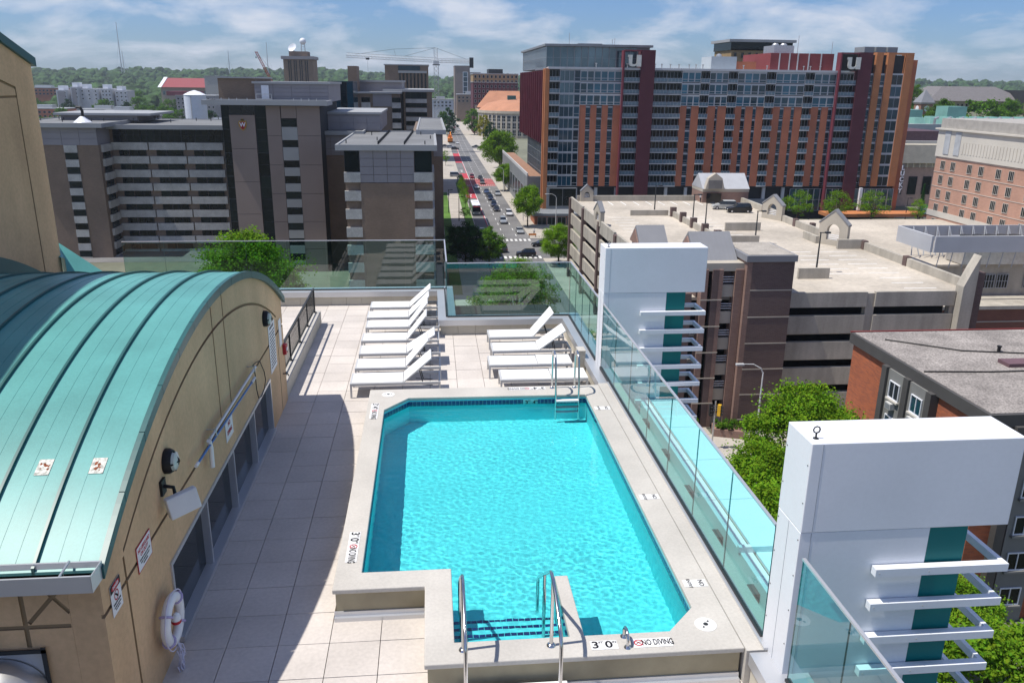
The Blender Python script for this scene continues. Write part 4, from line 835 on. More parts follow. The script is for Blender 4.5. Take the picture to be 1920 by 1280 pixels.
# front block
blk(hs_, 'wall', brickH, -14.9, .2, 146.5, 196, G0, -4.6); panels(-12.3, -2.9, 146.2, -10.5, -4.95, 4, 4); blk(hs_, 'brick_face', brickH, -12.3, -2.9, 146.0, 146.5, G0, -10.55)
roofslab(-16.3, 1.1, 145.6, 188, -4.25)
for (a, b_) in ((-14.9,-12.35),(-2.85,.15)):
    win(hs_, 'y', (a+b_)/2, 146.3, -6.8, b_-a, 3.7, 1, 1, gl_dark, dframe, name='corner_window', t=.06)
    for k in range(8): B(a-.15, b_+.12, 145.95, 146.6, -10.45-3.2*k, -8.72-3.2*k).build('spandrel', aggr, hs_)
for k in range(8): B(.2, .55, 147, 160, -10.45-3.2*k, -8.72-3.2*k).build('spandrel', aggr, hs_)
m1 = MB()
for x in (-9.2, -4.6):
    for k in range(18): m1 = MB().box(-.12,.12,-.12,.12,0,.55).build('roof_anchor', darkm, hs_, loc=(x+.06*k*1.5, 149.5+k*2.1, -4.23)) if k == 0 and x == -9.2 else m1; o = m1.copy(); COL.objects.link(o); o.location = (x+(.02 if x < -6 else .05)*k, 149.5+k*2.1, -4.23)
for x, y in ((-15,152),(-10,160),(-1,150),(0,165),(-12,175),(-2,178)): MB().tube([(x,y,-4.23),(x,y,-3.6)], .1, 6).build('roof_vent', darkm, hs_)
blk(hs_, 'wall', brickH, -4, 2.6, 180, 240, G0, -4.4); panels(.6, 2.6, 180, -8.9, -4.5, 1, 1); roofslab(-3, 3.3, 179, 240, -3.5)
blk(hs_, 'wall', brickH, -23, -14.9, 180, 235, G0, -4.6); panels(-23, -15, 180, -8.7, -4.6, 4, 3); roofslab(-23.4, -14, 179, 240, -3.9, .6)
blk(hs_, 'penthouse', panelG, -22.3, -10.8, 186, 215, -4, -.5); panels(-22.3, -10.8, 186, -3.7, -.9, 4, 2); blk(hs_, 'penthouse_roof', roofcap, -22.6, -10.5, 185.6, 215, -.5, -.05)
# crest tower
blk(hs_, 'tower_core', hdark, -41.1, -22, 172.6, 205, G0, 1.6)
panels(-39.6, -34.6, 172.4, -33, -.3, 1, 5, panelH, .3); panels(-32.4, -29.6, 172.4, -33, 1.5, 1, 6, panelH, .3); panels(-26.5, -21.9, 172.4, -33, 1.5, 1, 6, panelH, .3); panels(-29.5, -26.5, 172.4, -.9, 1.5, 1, 1, panelH, .3)
for (a, b_) in ((-41.1,-39.6),(-34.55,-32.4)):
    for k in range(7): win(hs_, 'y', (a+b_)/2, 172.5, -.8-4.6*k, b_-a, 4.58, 1, 2, gl_dark, dframe, name='stair_glazing', t=.06)
win(hs_, 'y', -37.1, 172.45, .65, 5, 1.9, 2, 1, gl_black, dframe, t=.06)
for k, (zc, h_) in enumerate(((-1.8,1.5),(-5.8,1.4),(-9.8,1.4),(-12.95,1.5),(-16.1,1.5),(-19.3,1.5),(-22.5,1.5),(-25.7,1.5),(-28.9,1.5))):
    win(hs_, 'y', -28.05, 172.3, zc, 3.05, h_, 1, 1, gl_dark, dframe, t=.05)
    zn = (-5.1,-9.1,-12.2,-15.35,-18.55,-21.75,-24.95,-28.15,-31.3)[k]; B(-29.55, -26.5, 172.05, 172.6, zn, zc-h_/2-.02).build('spandrel', M('smooth_spandrel', (.34,.34,.33), .8, .05, .3) if 'smooth_spandrel' not in bpy.data.materials else bpy.data.materials['smooth_spandrel'], hs_)
roofslab(-44.3, -20.2, 170.8, 180, 2.3, .7)
blk(hs_, 'penthouse', brickH, -43.5, -36, 182, 200, 2, 6.6); B(-44, -35.6, 181.5, 200, 6.6, 6.9).build('penthouse_roof', roofcap, hs_); blk(hs_, 'penthouse', panelG, -36, -21, 181, 205, 2, 5.6); panels(-36, -21, 181, 2.3, 5.6, 4, 4); B(-36.4, -20.6, 180.5, 205, 5.6, 6.05).build('penthouse_roof', roofcap, hs_)
o = B(-34.6, -33.1, 180.75, 180.87, 2.4, 5.3).build('roof_door', white, hs_); MB().box(-35.6,-32.4,179.7,180.7,2.5,2.62).box(-35.6,-35.5,179.7,179.8,2.6,3.6).box(-32.5,-32.4,179.7,179.8,2.6,3.6).box(-35.6,-32.4,179.7,179.8,3.5,3.6).build('door_landing', galv, hs_)
for x in (-41,-39.5,-38,-36,-27,-25.5,-24,-22.5): MB().tube([(x,173,2.3),(x,173,2.9)], .08, 6).build('roof_vent', galv, hs_)
# crest
cr = bpy.data.objects.new('crest', None); COL.objects.link(cr); cr.parent = hs_; cr.location = (-37.05, 172.06, -2.15)
gold = M('gold_trim', (.42,.27,.06), .4, .05, metal=.4); crim = M('crimson', (.30,.01,.02), .5)
def shield(s, w_): return [(0,-1.25*s),(.45*w_,-.85*s),(.72*w_,-.2*s),(.76*w_,.35*s),(.6*w_,.72*s),(.25*w_,.62*s),(0,.80*s),(-.25*w_,.62*s),(-.6*w_,.72*s),(-.76*w_,.35*s),(-.72*w_,-.2*s),(-.45*w_,-.85*s)]
MB().prism([(x, z+.05) for x, z in shield(1.0, 1.05)], 'y', -.12, 0).build('crest_rim', gold, cr); MB().prism(shield(.80, .78), 'y', -.18, -.121).build('crest_field', crim, cr)
MB().prism([(-.35,.75),(0,1.2),(.35,.75),(.2,1.0),(0,.85),(-.2,1.0)], 'y', -.12, -.02).build('crest_scroll', gold, cr)
text('W', 1.15, white, cr, loc=(0, -.2, -.05), rot=(R(90), 0, 0), ext=.02, sx=.95)
# striped wing and left block
blk(hs_, 'wall', brickH, -80, -41, 195.6, 225, G0, -4.5); roofslab(-73, -40.5, 194.3, 226, -3.7)
for q in range(10):
    x = -70.5+q*2.95; win(hs_, 'y', x+1.45, 195.4, -5.75, 2.9, 3.1, 2, 2, gl_dark, dframe, name='top_glazing', t=.06)
cols = [(-71.0,-63.2),(-62.9,-55.0),(-54.7,-46.8),(-46.5,-41.2)]
for k in range(9):
    zt = -7.35-3.02*k
    for (a, b_) in cols: B(a, b_, 194.95, 195.7, zt-1.62, zt).build('spandrel', aggr, hs_)
    for (a, b_) in ((-69.6,-67.5),(-67.3,-63.8),(-61.5,-59.4),(-59.2,-55.7),(-53.3,-51.2),(-51.0,-47.5),(-45,-43)): win(hs_, 'y', (a+b_)/2, 195.45, zt-2.32, b_-a, 1.36, 2 if b_-a > 3 else 1, 1, gl_dark, dframe, t=.06)
blk(hs_, 'wall', brickH, -90, -71.2, 188.2, 230, G0, -7.5); panels(-82.2, -71.2, 188.15, -7.5, -3.5, 3, 3); blk(hs_, 'wall', panelG, -90, -71.3, 188.2, 226, -7.5, -3.6); roofslab(-90.5, -69.6, 187, 226, -3.1, .7)
for k in range(9):
    zt = -7.5-3.04*k; B(-78.3, -75.6, 187.9, 188.4, zt-1.55, zt).build('spandrel', aggr, hs_); win(hs_, 'y', -76.95, 188.15, zt-2.3, 2.6, 1.45, 1, 1, gl_dark, dframe, t=.06)
    B(-71.2, -70.7, 189.5, 194.5, zt-1.55, zt).build('spandrel', aggr, hs_); o = win(hs_, 'y', -71.1, 192, zt-2.3, 4, 1.45, 2, 1, gl_dark, dframe, t=.06); o.rotation_euler = (0, 0, R(90))
blk(hs_, 'penthouse', panelG, -85, -68, 205, 222, -3.1, -1.9); B(-86, -64.5, 203.5, 222, -1.9, -1.4).build('penthouse_roof', roofcap, hs_)
MB().lathe([(1.9,0),(1.8,.1),(.5,1.2),(.35,1.3)], c=(-75.6,193,-3.0), n=14).build('vent_cone', white, hs_); MB().tube([(-75.5,193,-2.0),(-75.4,193,-.6),(-75.7,193,.1),(-76.6,193,.2)], .32, 8).build('vent_stack', blackp, hs_)
random.seed(11)
for _ in range(26): x, y = random.uniform(-88,-45), random.uniform(196,222); MB().tube([(x,y,-3.1),(x,y,-2.4)], .1, 5).build('roof_vent', darkm, hs_)

# farther part of the hospital
h2 = thing('rear_hospital_wing', 'farther brown hospital wing with flat white roofs beside the avenue', 'building', (0, 0, 0))
blk(h2, 'curtain_wall', gl_blue, -30.4, -22.8, 260, 275, G0, 6.2); 
for q in range(4): win(h2, 'y', -29.5+q*1.9, 259.9, -2, 1.88, 16, 1, 5, gl_blue, dframe, name='glazing', t=.06)
blk(h2, 'wall', panelG, -27, -9.5, 300, 330, G0, 6.0); blk(h2, 'roof_slab', roofcap, -27.5, -9.2, 299, 331, 6.0, 6.6); blk(h2, 'stair_shaft', brickH, -27, -24, 290, 300, G0, 11)
blk(h2, 'wall', brickH, -25.5, -10, 291, 300, G0, 2.3); blk(h2, 'roof_slab', roofcap, -26.5, -9.4, 290, 300, 2.3, 2.9); panels_ = B(-19.1, -12.8, 290.7, 291, -1.9, 2.2).build('panel', panelG, h2)
for x in (-21.5, -11.3):
    for k in range(9): B(x-1.5, x+1.5, 290.5, 291.2, -2.4-3.3*k, -.6-3.3*k).build('spandrel', aggr, h2); win(h2, 'y', x, 290.9, .3-3.3*k, 2.9, 1.5, 1, 1, gl_dark, dframe, t=.06)
blk(h2, 'wall', brickH, -9, .8, 296, 340, G0, 2.9); blk(h2, 'roof_slab', roofcap, -16, 1.6, 295, 341, 2.9, 3.7); win(h2, 'y', -4.7, 295.9, 1.7, 7.3, 2.2, 4, 1, gl_dark, dframe)
for k in range(10): B(-8.3, -1.0, 295.6, 296.2, -.75-3.0*k, .6-3.0*k).build('spandrel', aggr, h2); win(h2, 'y', -4.7, 295.9, -1.5-3.0*k, 7.3, 1.3, 4, 1, gl_dark, dframe, t=.06)
# stripe-fronted tower block
def simple_tower(name, label, mat, x0, x1, y0, y1, z1, cap=None):
    t = thing(name, label, 'building', (0, 0, 0)); blk(t, 'wall', mat, x0, x1, y0, y1, G0, z1); blk(t, 'roof', cap or roofcap, x0-.4, x1+.4, y0-.4, y1+.4, z1, z1+.5); return t
t = simple_tower('brown_office_tower', 'brown tower with dark vertical stripes left of the tower crane', brickH, -21.4, -.5, 420, 450, 13.6)
for q in range(8): win(t, 'y', -14.2+q*1.75, 419.9, 4, .75, 12, 1, 1, gl_black, dframe, t=.05)
B(-15, -1.2, 419.3, 420.2, 10.1, 11.2).build('ledge', roofcap, t); win(t, 'y', -9.7, 419.9, 12.4, 10.5, 2.2, 3, 1, gl_blue, dframe)
t = simple_tower('weather_tower', 'brown tower carrying a white radar dome and dish', brickH, -98.8, -79, 600, 622, 19.6)
B(-100, -78, 598.8, 623, 19.6, 21.6).build('cornice', panelG, t); B(-95.2, -82.7, 603, 616, 21.6, 24.8).build('roof_room', brickH, t)
for q in range(4):
    for s in (0, 1.3): win(t, 'y', -95.2+q*3.7+s, 599.9, 10.5, .6, 17, 1, 1, gl_black, dframe, t=.05)
def dome(c, r_, parent, name, mat):
    MB().lathe([(r_*math.sin(a), -r_*math.cos(a)) for a in [R(15+12*k) for k in range(14)]], c=c, n=18).build(name, mat, parent, smooth=True)
dome((-85.8, 606, 31.4), 2.2, t, 'radar_dome', white)
for s in ((-1,-1),(1,-1),(1,1),(-1,1)): MB().tube([(-85.8+s[0]*1.3,606+s[1]*1.3,24.8),(-85.8+s[0]*1.1,606+s[1]*1.1,29.7)], .15, 5).build('dome_mast', galv, t)
for z in (26.2, 27.8): MB().box(-87,-84.6,604.7,604.9,z,z+.2).build('mast_brace', galv, t)
o = MB().lathe([(.1,0),(1.4,.25),(2.5,.8),(3.0,1.25),(2.9,1.3),(1.4,.4),(.1,.15)], n=20).build('dish', white, t, smooth=True, loc=(-92.3, 604, 26.6)); o.rotation_euler = (R(50), R(-35), 0); MB().tube([(-92,605.5,24.5),(-92.2,604.6,26.6)], .4, 6).build('dish_mount', galv, t)
t = simple_tower('grey_office_tower', 'grey tower with a tall white-framed window strip right of the avenue', panelH, 29.4, 46.9, 1000, 1050, 23.6)
win(t, 'y', 41.6, 999.8, -2, 5.6, 38.5, 1, 7, gl_sky, white, name='window_strip', t=.5); blk(t, 'side_block', panelG, 43, 50, 992, 1040, G0, -6); blk(t, 'side_block', panelG, 46.9, 60, 1010, 1060, G0, 17)
t = simple_tower('brick_dormitory', 'brown brick dormitory with tan top floors right of the avenue', maroon, 33.5, 68, 660, 700, 6.0)
tanb = brick_mat('tan_brick', (.36,.25,.12), (.31,.21,.10), (.25,.18,.1)); B(33.4, 68.1, 659.9, 700, 6.0, 12.0).build('top_storeys', tanb, t); B(33, 68.5, 659.4, 700, 12, 12.7).build('cornice', roofcap, t); B(46, 57, 668, 690, 12.7, 16).build('roof_room', blackp, t)
for q in range(11):
    for k in range(7): win(t, 'y', 35.2+q*3.15, 659.88 if k > 1 else 659.8, 10.3-3.6*k, 1.7, 2.2, 1, 1, gl_dark, wframe, t=.15)
# round building with red roof
t = thing('rounded_hall', 'pale hall with curved window front and terracotta roof beside the avenue', 'building', (66, 630, G0)); stone = M('pale_stone', (.46,.41,.33), .85, .08, .2); terra = M('terracotta', (.46,.22,.13), .85, .1, .2)
def curve_pts(r_, a0, a1, n): return [(r_*math.cos(R(a0+(a1-a0)*k/n)), r_*math.sin(R(a0+(a1-a0)*k/n))) for k in range(n+1)]
cv = curve_pts(30, 180, 300, 20); MB().prism(cv+[(30,26),(-30,26)], 'z', 0, 17).build('wall', stone, t); MB().prism([(x*1.03,y*1.03) for x,y in cv]+[(31,27),(-31,27)], 'z', 17, 18.8).build('cornice', stone, t)
MB().lathe([(30.4,18.8),(24,23.4),(14,25.8),(0.1,26.8)], n=32).build('dome_roof', terra, t, smooth=True)
MB().add([(-30,14,20),(36,14,20),(36,66,20),(-30,66,20),(-20,28,32),(36,28,32),(36,60,32),(-20,60,32)], [(0,1,5,4),(3,0,4,7),(2,3,7,6),(4,5,6,7)]).build('hip_roof', terra, t); B(-31,33,24,66,0,21).build('rear_wall', panelH, t)
for k in range(16):
    a = R(184+k*7.4); o = B(-.6, .6, -.35, .1, 0, 17).build('pier', stone, t, loc=(30.05*math.cos(a-R(3.7)), 30.05*math.sin(a-R(3.7)), 0)); o.rotation_euler = (0, 0, a-R(3.7)+R(90))
    for j in range(3):
        o = win(t, 'y', 30.05*math.cos(a), 30.05*math.sin(a), 13.6-j*4.9, 2.7, 4.2, 2, 1, gl_dark, white, t=.12, split=.45); o.rotation_euler = (0, 0, a+R(90))
for (x, y, z) in ((-6,-4,25.5),(6,22,31)): B(x-3, x+3, y-3, y+3, z-.5, z+3.6).build('roof_lantern', copperd, t)
# ---------------------------------------------------------------- parking garage
gconc = M('garage_concrete', (0.40, 0.37, 0.315), .9, .12, .25, fine=.06, streak=True); gdeck = M('garage_deck', (0.48, 0.43, 0.36), .9, .22, .09, fine=.10)
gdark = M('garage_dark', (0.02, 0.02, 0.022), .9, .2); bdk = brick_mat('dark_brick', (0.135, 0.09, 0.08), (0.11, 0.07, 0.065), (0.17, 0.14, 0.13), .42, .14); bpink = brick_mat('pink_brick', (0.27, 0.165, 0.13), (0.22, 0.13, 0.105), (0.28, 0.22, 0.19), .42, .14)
gmetal = M('grey_roof_metal', (0.22, 0.225, 0.24), .5, .06, .4); gstone = M('arch_precast', (0.43, 0.39, 0.325), .85, .08, .4)
ga = thing('parking_garage', 'open concrete parking garage with brick stair tower and gabled arches', 'parking garage', (0, 0, 0)); ZD = -16.4
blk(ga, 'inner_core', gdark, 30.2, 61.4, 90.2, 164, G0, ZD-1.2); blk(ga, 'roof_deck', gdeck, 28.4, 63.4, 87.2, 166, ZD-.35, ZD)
for k in range(5):
    z = ZD+.9-3.15*k
    for a, b_ in ((39.9, 49.6), (50.6, 60.3)): blk(ga, 'spandrel', gconc, a, b_, 86.6, 87.1, z-2.15 if k else z-2.15, z if k else z-.4)
    for k2, (a, b_) in enumerate(((88, 104), (106, 122), (124, 135), (137, 150), (151.5, 165))): blk(ga, 'spandrel', gconc, 28.1, 28.5, a, b_, z-2.15, z)
    blk(ga, 'floor_slab', gconc, 28.5, 61.8, 87.2, 165, z-2.4, z-2.1) if k else None
for x in (49.6, 59.9): blk(ga, 'pier', gconc, x, x+1.05, 86.8, 87.6, G0, ZD+.3)
for y in (87, 104.9, 122.9, 135.9, 150.6, 165): blk(ga, 'pier', bdk, 27.8, 28.7, y-.9, y+.3, G0, ZD+.7)
# brick stair tower and corner bay
blk(ga, 'stair_tower', bdk, 35.1, 39.9, 85.4, 93, G0, -12.0); blk(ga, 'tower_side', bpink, 34.5, 35.098, 85.42, 92.9, G0, -12.0); blk(ga, 'tower_cap', gmetal, 34.3, 40.1, 85.2, 93.2, -12.0, -11.3); blk(ga, 'tower_roof', M('gravel_roof', (.36,.33,.29), .95, .15, .6, fine=.3), 34.6, 39.8, 85.5, 92.9, -11.3, -11.25)
for k in range(6): B(35.05, 39.95, 85.36, 85.395, -15.3-3.1*k, -15.18-3.1*k).build('string_course', gstone, ga)
for a, b_, mt in ((29.7,30.4,bpink),(30.9,31.6,bdk),(31.62,32.1,bpink),(33.5,34.45,bpink)): blk(ga, 'brick_column', mt, a, b_, 86.0, 87.4, G0, -13.0)
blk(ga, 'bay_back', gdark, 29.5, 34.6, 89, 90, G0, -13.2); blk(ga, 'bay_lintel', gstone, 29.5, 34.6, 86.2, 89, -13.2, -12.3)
for k in range(6):
    z = -14.6-3.1*k; blk(ga, 'bay_panel', gstone, 32.1, 33.5, 86.4, 86.7, z-1.6, z-.2)
    for q in range(3): B(32.1, 33.5, 86.45, 86.52, z+.1+.28*q, z+.17+.28*q).build('bay_rail', white, ga)
    win(ga, 'y', 30.65, 86.6, z-.4, .5, 2.7, 1, 2, gl_dark, dframe, name='stair_glazing', t=.05)
    B(29.65, 32.15, 85.94, 85.99, z-1.9, z-1.78).build('string_course', gstone, ga)
for (x0, x1, yc, z0, z1, hd) in ((29.3, 34.2, 91.0, -13.2, -9.6, 4.4), (28.2, 32.2, 111, -14.6, -12.2, 3.0)):
    MB().prism([(yc-hd, z0), (yc+hd, z0), (yc, z1)], 'x', x0, x1).build('gable_roof', gmetal, ga); MB().prism([(yc-hd+.5, z0-.1), (yc+hd-.5, z0-.1), (yc, z1-.5)], 'x', x0-.15, x0-.01).build('gable_brick', bpink, ga)
    blk(ga, 'gable_base', bdk, x0+.2, x1-.2, yc-hd+.6, yc+hd-.6, ZD, z0)
    for k in range(9):
        x = x0+.3+k*(x1-x0-.6)/8; MB().add([(x-.03, yc-hd, z0+.06), (x+.03, yc-hd, z0+.06), (x+.03, yc, z1+.06), (x-.03, yc, z1+.06)], [(0,1,2,3)]).build('roof_seam', gmetal, ga)
# gabled arches
def gable_arch(x, y, rz, w_, zt, name='gable_arch'):
    h = zt-ZD; a = w_/2; n = 10; r_ = w_*.22; zs = h*.42
    out = [(-a, 0), (-a, h*.6), (0, h), (a, h*.6), (a, 0)]; hole = [(r_, .8), (r_, zs)] + [(r_*math.cos(math.pi*k/n), zs+r_*math.sin(math.pi*k/n)) for k in range(1, n)] + [(-r_, zs), (-r_, .8)]
    o = obj(name, ring(out, [hole], -.35, .35), ga, (x, y, ZD)); o.data.materials.append(gstone); o.rotation_euler = (R(90), 0, rz)
    for s in (-1, 1): MB().prism([(s*a*1.05, h*.6), (s*a*1.05, h*.6+.25), (0, h+.28), (0, h+.0)], 'y', -.42, .42).build('arch_coping', gmetal, o).rotation_euler = (R(-90), 0, 0)
    for q in range(3): MB().box(-r_, r_, -.04, .04, .9+.3*q, .98+.3*q).build('arch_rail', white, o).rotation_euler = (R(-90), 0, 0)
    return o
gable_arch(60.9, 141.5, R(-65), 4.6, -12.2); gable_arch(60.2, 117, R(-55), 4.6, -11.2); gable_arch(31.4, 165, 0, 2.6, -13.2); gable_arch(28.1, 136, R(-80), 3.2, -12.6)
# rooftop walls, stalls, lamps
for i, (x0,x1,y0,y1,z1) in enumerate(((29.5,54,165.2,165.7,1.1),(63.2,63.7,88,114,1.1),(59.5,63.5,114,114.5,1.4),(58.2,58.7,118.5,123,1.1),(61.6,62.1,123,139,1.1),(62.6,63.1,143,162,1.1),(43.4,43.8,120,146,1.0),(36,43,146,146.5,1.0),(28.4,28.7,88,165,.55),(39.9,62,87.0,87.15,.25))):
    B(x0, x1, y0, y1, ZD, ZD+z1).build('parapet', gconc, ga)
for y in (121, 127, 133, 139, 145): B(43.1, 44.1, y-.4, y+.4, ZD, ZD+1.7).build('ramp_post', bdk, ga)
for x, y in ((63.45, 102.5), (63.45, 113.8), (61.85, 134), (62.8, 129.6), (62.8, 150)): B(x-.35, x+.35, y-.45, y+.45, ZD, ZD+1.3).build('parapet_post', bdk, ga)
for x0, x1, y in ((45.2, 49.2, 95.6), (42.5, 49, 118.0), (48.0, 54, 130)): B(x0, x1, y-.2, y+.2, ZD, ZD+1.35).build('divider_wall', gconc, ga)
mb = MB()
for x0, x1, ya, yb, n_ in ((31,42,89,144,20),(45,52,120,144,9),(55.5,61,90,112,9),(50,58,98,112,6),(32,53,158,164.5,0)):
    for k in range(n_): y = ya+(yb-ya)*k/max(1,n_-1); mb.add([(x0+.5, y, ZD+.006), (x0+4.6, y, ZD+.006), (x0+4.6, y+.22, ZD+.006), (x0+.5, y+.22, ZD+.006)], [(0,1,2,3)])
for k in range(9): x = 33+k*2.6; mb.add([(x, 159.5, ZD+.006), (x+.22, 159.5, ZD+.006), (x+.22, 164.5, ZD+.006), (x, 164.5, ZD+.006)], [(0,1,2,3)])
mb.build('stall_line', paintw, ga)
hb = thing('stair_house', 'small gabled stair house with grey metal roof on the garage deck', 'stair house', (59.5, 166, ZD))
B(-4.8, 4.8, -3.5, 3.5, 0, 2.2).build('wall', bpink, hb); B(-4.85, 4.85, -3.55, 3.55, 2.2, 2.8).build('band', gstone, hb)
MB().prism([(-3.7, 2.8), (3.7, 2.8), (0, 5.6)], 'x', -4.9, 4.9).build('roof', M('pale_roof_metal', (.42,.43,.45), .45, .05), hb)
MB().prism([(-4.6, 2.8), (-.6, 2.8), (-1.2, 5.0), (-2.6, 6.0), (-4.0, 5.0)], 'y', -4.3, -3.0).build('dormer', gstone, hb); B(-4.2, -1.2, -4.4, -4.3, .2, 2.0).build('door_glass', gl_black, hb); B(-4.0, -1.2, -4.42, -4.31, 2.9, 4.6).build('dormer_recess', M('dormer_grey', (.17,.165,.16), .8), hb)
def lamp_post(x, y, z, h, label, arm=.7, mat=None, rz=0, curved=False):
    mat = mat or dframe; t = thing('lamp_post', label, 'lamp post', (x, y, z), rz, 'lamp posts'); MB().tube([(0,0,0),(0,0,h)], [.13,.08], 8).build('pole', mat, t)
    if curved: MB().tube([(0,0,h-.1),(-.3,0,h+.5),(-1.2,0,h+1.0),(-2.4,0,h+1.05)], [.08,.07,.06,.05], 6).build('arm', mat, t); B(-3.2,-2.3,-.18,.18,h+.92,h+1.1).build('lamp_head', mat, t)
    else: B(-.15, arm, -.06, .06, h-.1, h).build('arm', mat, t); B(arm-.1, arm+.55, -.22, .22, h-.15, h+.05).build('lamp_head', mat, t)
    return t
lamp_post(49.2, 99.0, ZD, 5.2, 'dark lamp post on the garage deck behind the divider wall'); lamp_post(48.6, 118.4, ZD, 5.0, 'dark lamp post at the middle of the garage deck'); lamp_post(43.6, 133.5, ZD, 5.5, 'dark lamp post on the garage ramp wall'); lamp_post(43.6, 127, ZD, 5.0, 'second dark lamp post along the garage ramp wall'); lamp_post(41.5, 150, ZD, 5.0, 'farthest dark lamp post on the garage deck')
# end pilaster and brick annex
MB().prism([(60.4, G0), (61.9, G0), (61.9, -11.6), (61.2, -13.2), (60.4, -15.2)], 'y', 85.6, 87.0).build('end_pilaster', gconc, ga); blk(ga, 'end_column', bdk, 61.95, 63.2, 86.2, 88.5, G0, -13.7)
an_ = thing('brick_annex', 'low annex with brick wall, windows and rooftop plant screen right of the garage', 'building', (0, 0, 0)); brickA = brick_mat('annex_brick', (.20,.085,.055), (.17,.07,.05), (.17,.1,.08), .42, .14)
blk(an_, 'upper_wall', gconc, 64.5, 120, 110, 150, G0, -18.2); blk(an_, 'roof', gdeck, 64, 121, 109.5, 150, -18.2, -17.9); blk(an_, 'lower_wall', brickA, 64.5, 121, 104, 109.9, G0, -23.1); blk(an_, 'lower_roof', gconc, 64.3, 121, 103.8, 109.9, -23.1, -22.6)
for k in range(3): B(64.4, 121, 103.93, 103.99, -25-1.6*k, -24.85-1.6*k).build('string_course', gstone, an_)
for k in range(7):
    for s in (0, 2.1): win(an_, 'y', 81.2+k*6.4+s, 109.9, -20.5, 1.8, 2.1, 4, 2, gl_black, wframe, t=.07)
ps = M('plant_screen', (.47,.48,.50), .6, .05, .3); MB().box(70, 108, 106.9, 107.2, -15.6, -13.3).box(69.6, 69.95, 107.2, 116, -15.6, -13.3).box(70, 108, 116, 116.2, -15.6, -13.3).build('plant_screen', ps, an_)
for k in range(20): MB().tube([(71+k*1.9, 107.4, -17.9), (71+k*1.9, 107.0, -15.6)], .06, 4).tube([(72+k*1.9, 115.9, -13.4), (72.6+k*1.9, 114.4, -17.5)], .08, 4).tube([(72+k*1.9, 115.9, -13.4), (71.4+k*1.9, 114.4, -17.5)], .08, 4).build('screen_brace', wframe, an_)
B(76, 86, 109, 113, -17.8, -14.2).build('chiller', galv, an_); 
for k in range(5): MB().lathe([(.8,0),(.8,.35)], c=(77.2+k*1.9, 111, -14.2), n=12).build('chiller_fan', darkm, an_)
# ---------------------------------------------------------------- tall pink-brick building at the right edge
rb_ = thing('university_hall', 'pink brick building with pale precast top at the right frame edge', 'building', (0, 0, 0)); bpk = brick_mat('pink_wall_brick', (.48,.275,.20), (.42,.235,.17), (.38,.26,.21), .6, .15); prec = M('precast', (.55,.52,.46), .85, .06, .3)
blk(rb_, 'wall', bpk, 98, 130, 95, 154, G0, -6.2); blk(rb_, 'precast_top', prec, 97.8, 130, 95, 154.2, -6.2, -1.2); blk(rb_, 'cornice', prec, 97.4, 130.5, 94.5, 154.8, -1.2, -.9); blk(rb_, 'parapet', M('parapet_grey', (.36,.34,.31), .85), 98, 130, 95, 154, -.9, .9); blk(rb_, 'band', prec, 97.9, 130, 95, 154.1, -17.5, -16.4)
for y in (150.9, 147.7): B(97.7, 97.79, y-.85, y+.85, -5.6, -1.4).build('louvre_panel', M('louvre_grey', (.40,.42,.44), .6) if 'louvre_grey' not in bpy.data.materials else bpy.data.materials['louvre_grey'], rb_)
for k in range(60): B(97.72, 97.79, 145.8-k*.85, 146.1-k*.85, -5.2, -3.1).build('precast_rib', prec, rb_)
for k in range(6):
    for q, y in enumerate((151.4, 148.2, 143.2, 139.9, 135.2, 131.9, 127.2, 123.9, 119, 115.7)):
        z = -7.7-2.72*k if k < 4 else -18.7-2.72*(k-4); win(rb_, 'x', 97.98, y, z, 1.35, 1.65, 3, 1, gl_black, prec, t=.06)
    B(97.93, 97.99, 95, 154, -6.4-2.72*k, -6.32-2.72*k).build('string_course', prec, rb_)
# ---------------------------------------------------------------- brick apartment house with gravel roof
ap = thing('brick_apartments', 'orange brick apartment house with gravel roof and dark trim', 'building', (0, 0, 0)); bor = brick_mat('rough_orange_brick', (.43,.12,.05), (.25,.075,.045), (.33,.15,.09), .5, .11); trim = M('dark_trim', (.075,.072,.07), .7, .1, .5); gst = M('grey_stucco', (.21,.21,.20), .85, .08, .4); grav = M('gravel', (.27,.245,.225), .95, .22, .35, .3, 14, fine=.4)
blk(ap, 'wall', bor, 38.5, 75, 49.2, 68.4, G0, -16.0); blk(ap, 'fascia', trim, 38.2, 75.3, 48.9, 68.7, -16.0, -15.05); o = blk(ap, 'roof', grav, 38.45, 75, 49.15, 68.4, -15.05, -15.0)
MB().box(38.2, 75, 68.6, 68.75, -15.05, -14.96).build('red_flashing', M('dull_red', (.25,.04,.035), .7), ap)
B(38.05, 38.5, 55.6, 61.6, G0, -16.0).build('recess_panel', gst, ap)
for y in (55.4, 61.8): B(37.8, 38.5, y-.35, y+.35, G0, -15.9).build('pilaster', trim, ap)
B(37.85, 38.5, 58.25, 58.95, G0, -15.9).build('pilaster', trim, ap)
for k in range(5):
    for y in (57.0, 60.2):
        z = -17.6-3.0*k; win(ap, 'x', 38.03, y, z, 1.5, 1.5, 2, 1, gl_blue, white, t=.08); B(37.8, 38.05, y-.85, y+.85, z-.9, z-.76).build('sill', prec, ap)
        a = B(37.6, 38.05, y-.4, y+.4, z-1.55, z-1.0).build('air_conditioner', M('ac_white', (.55,.55,.53), .6) if 'ac_white' not in bpy.data.materials else bpy.data.materials['ac_white'], ap); B(37.58, 37.6, y-.34, y+.34, z-1.48, z-1.08).build('grille', graym, a)
[B(41.3+q*4.6, 43.9+q*4.6, 48.95, 49.2, G0, -16.0).build('front_stucco', gst, ap) for q in range(7)]
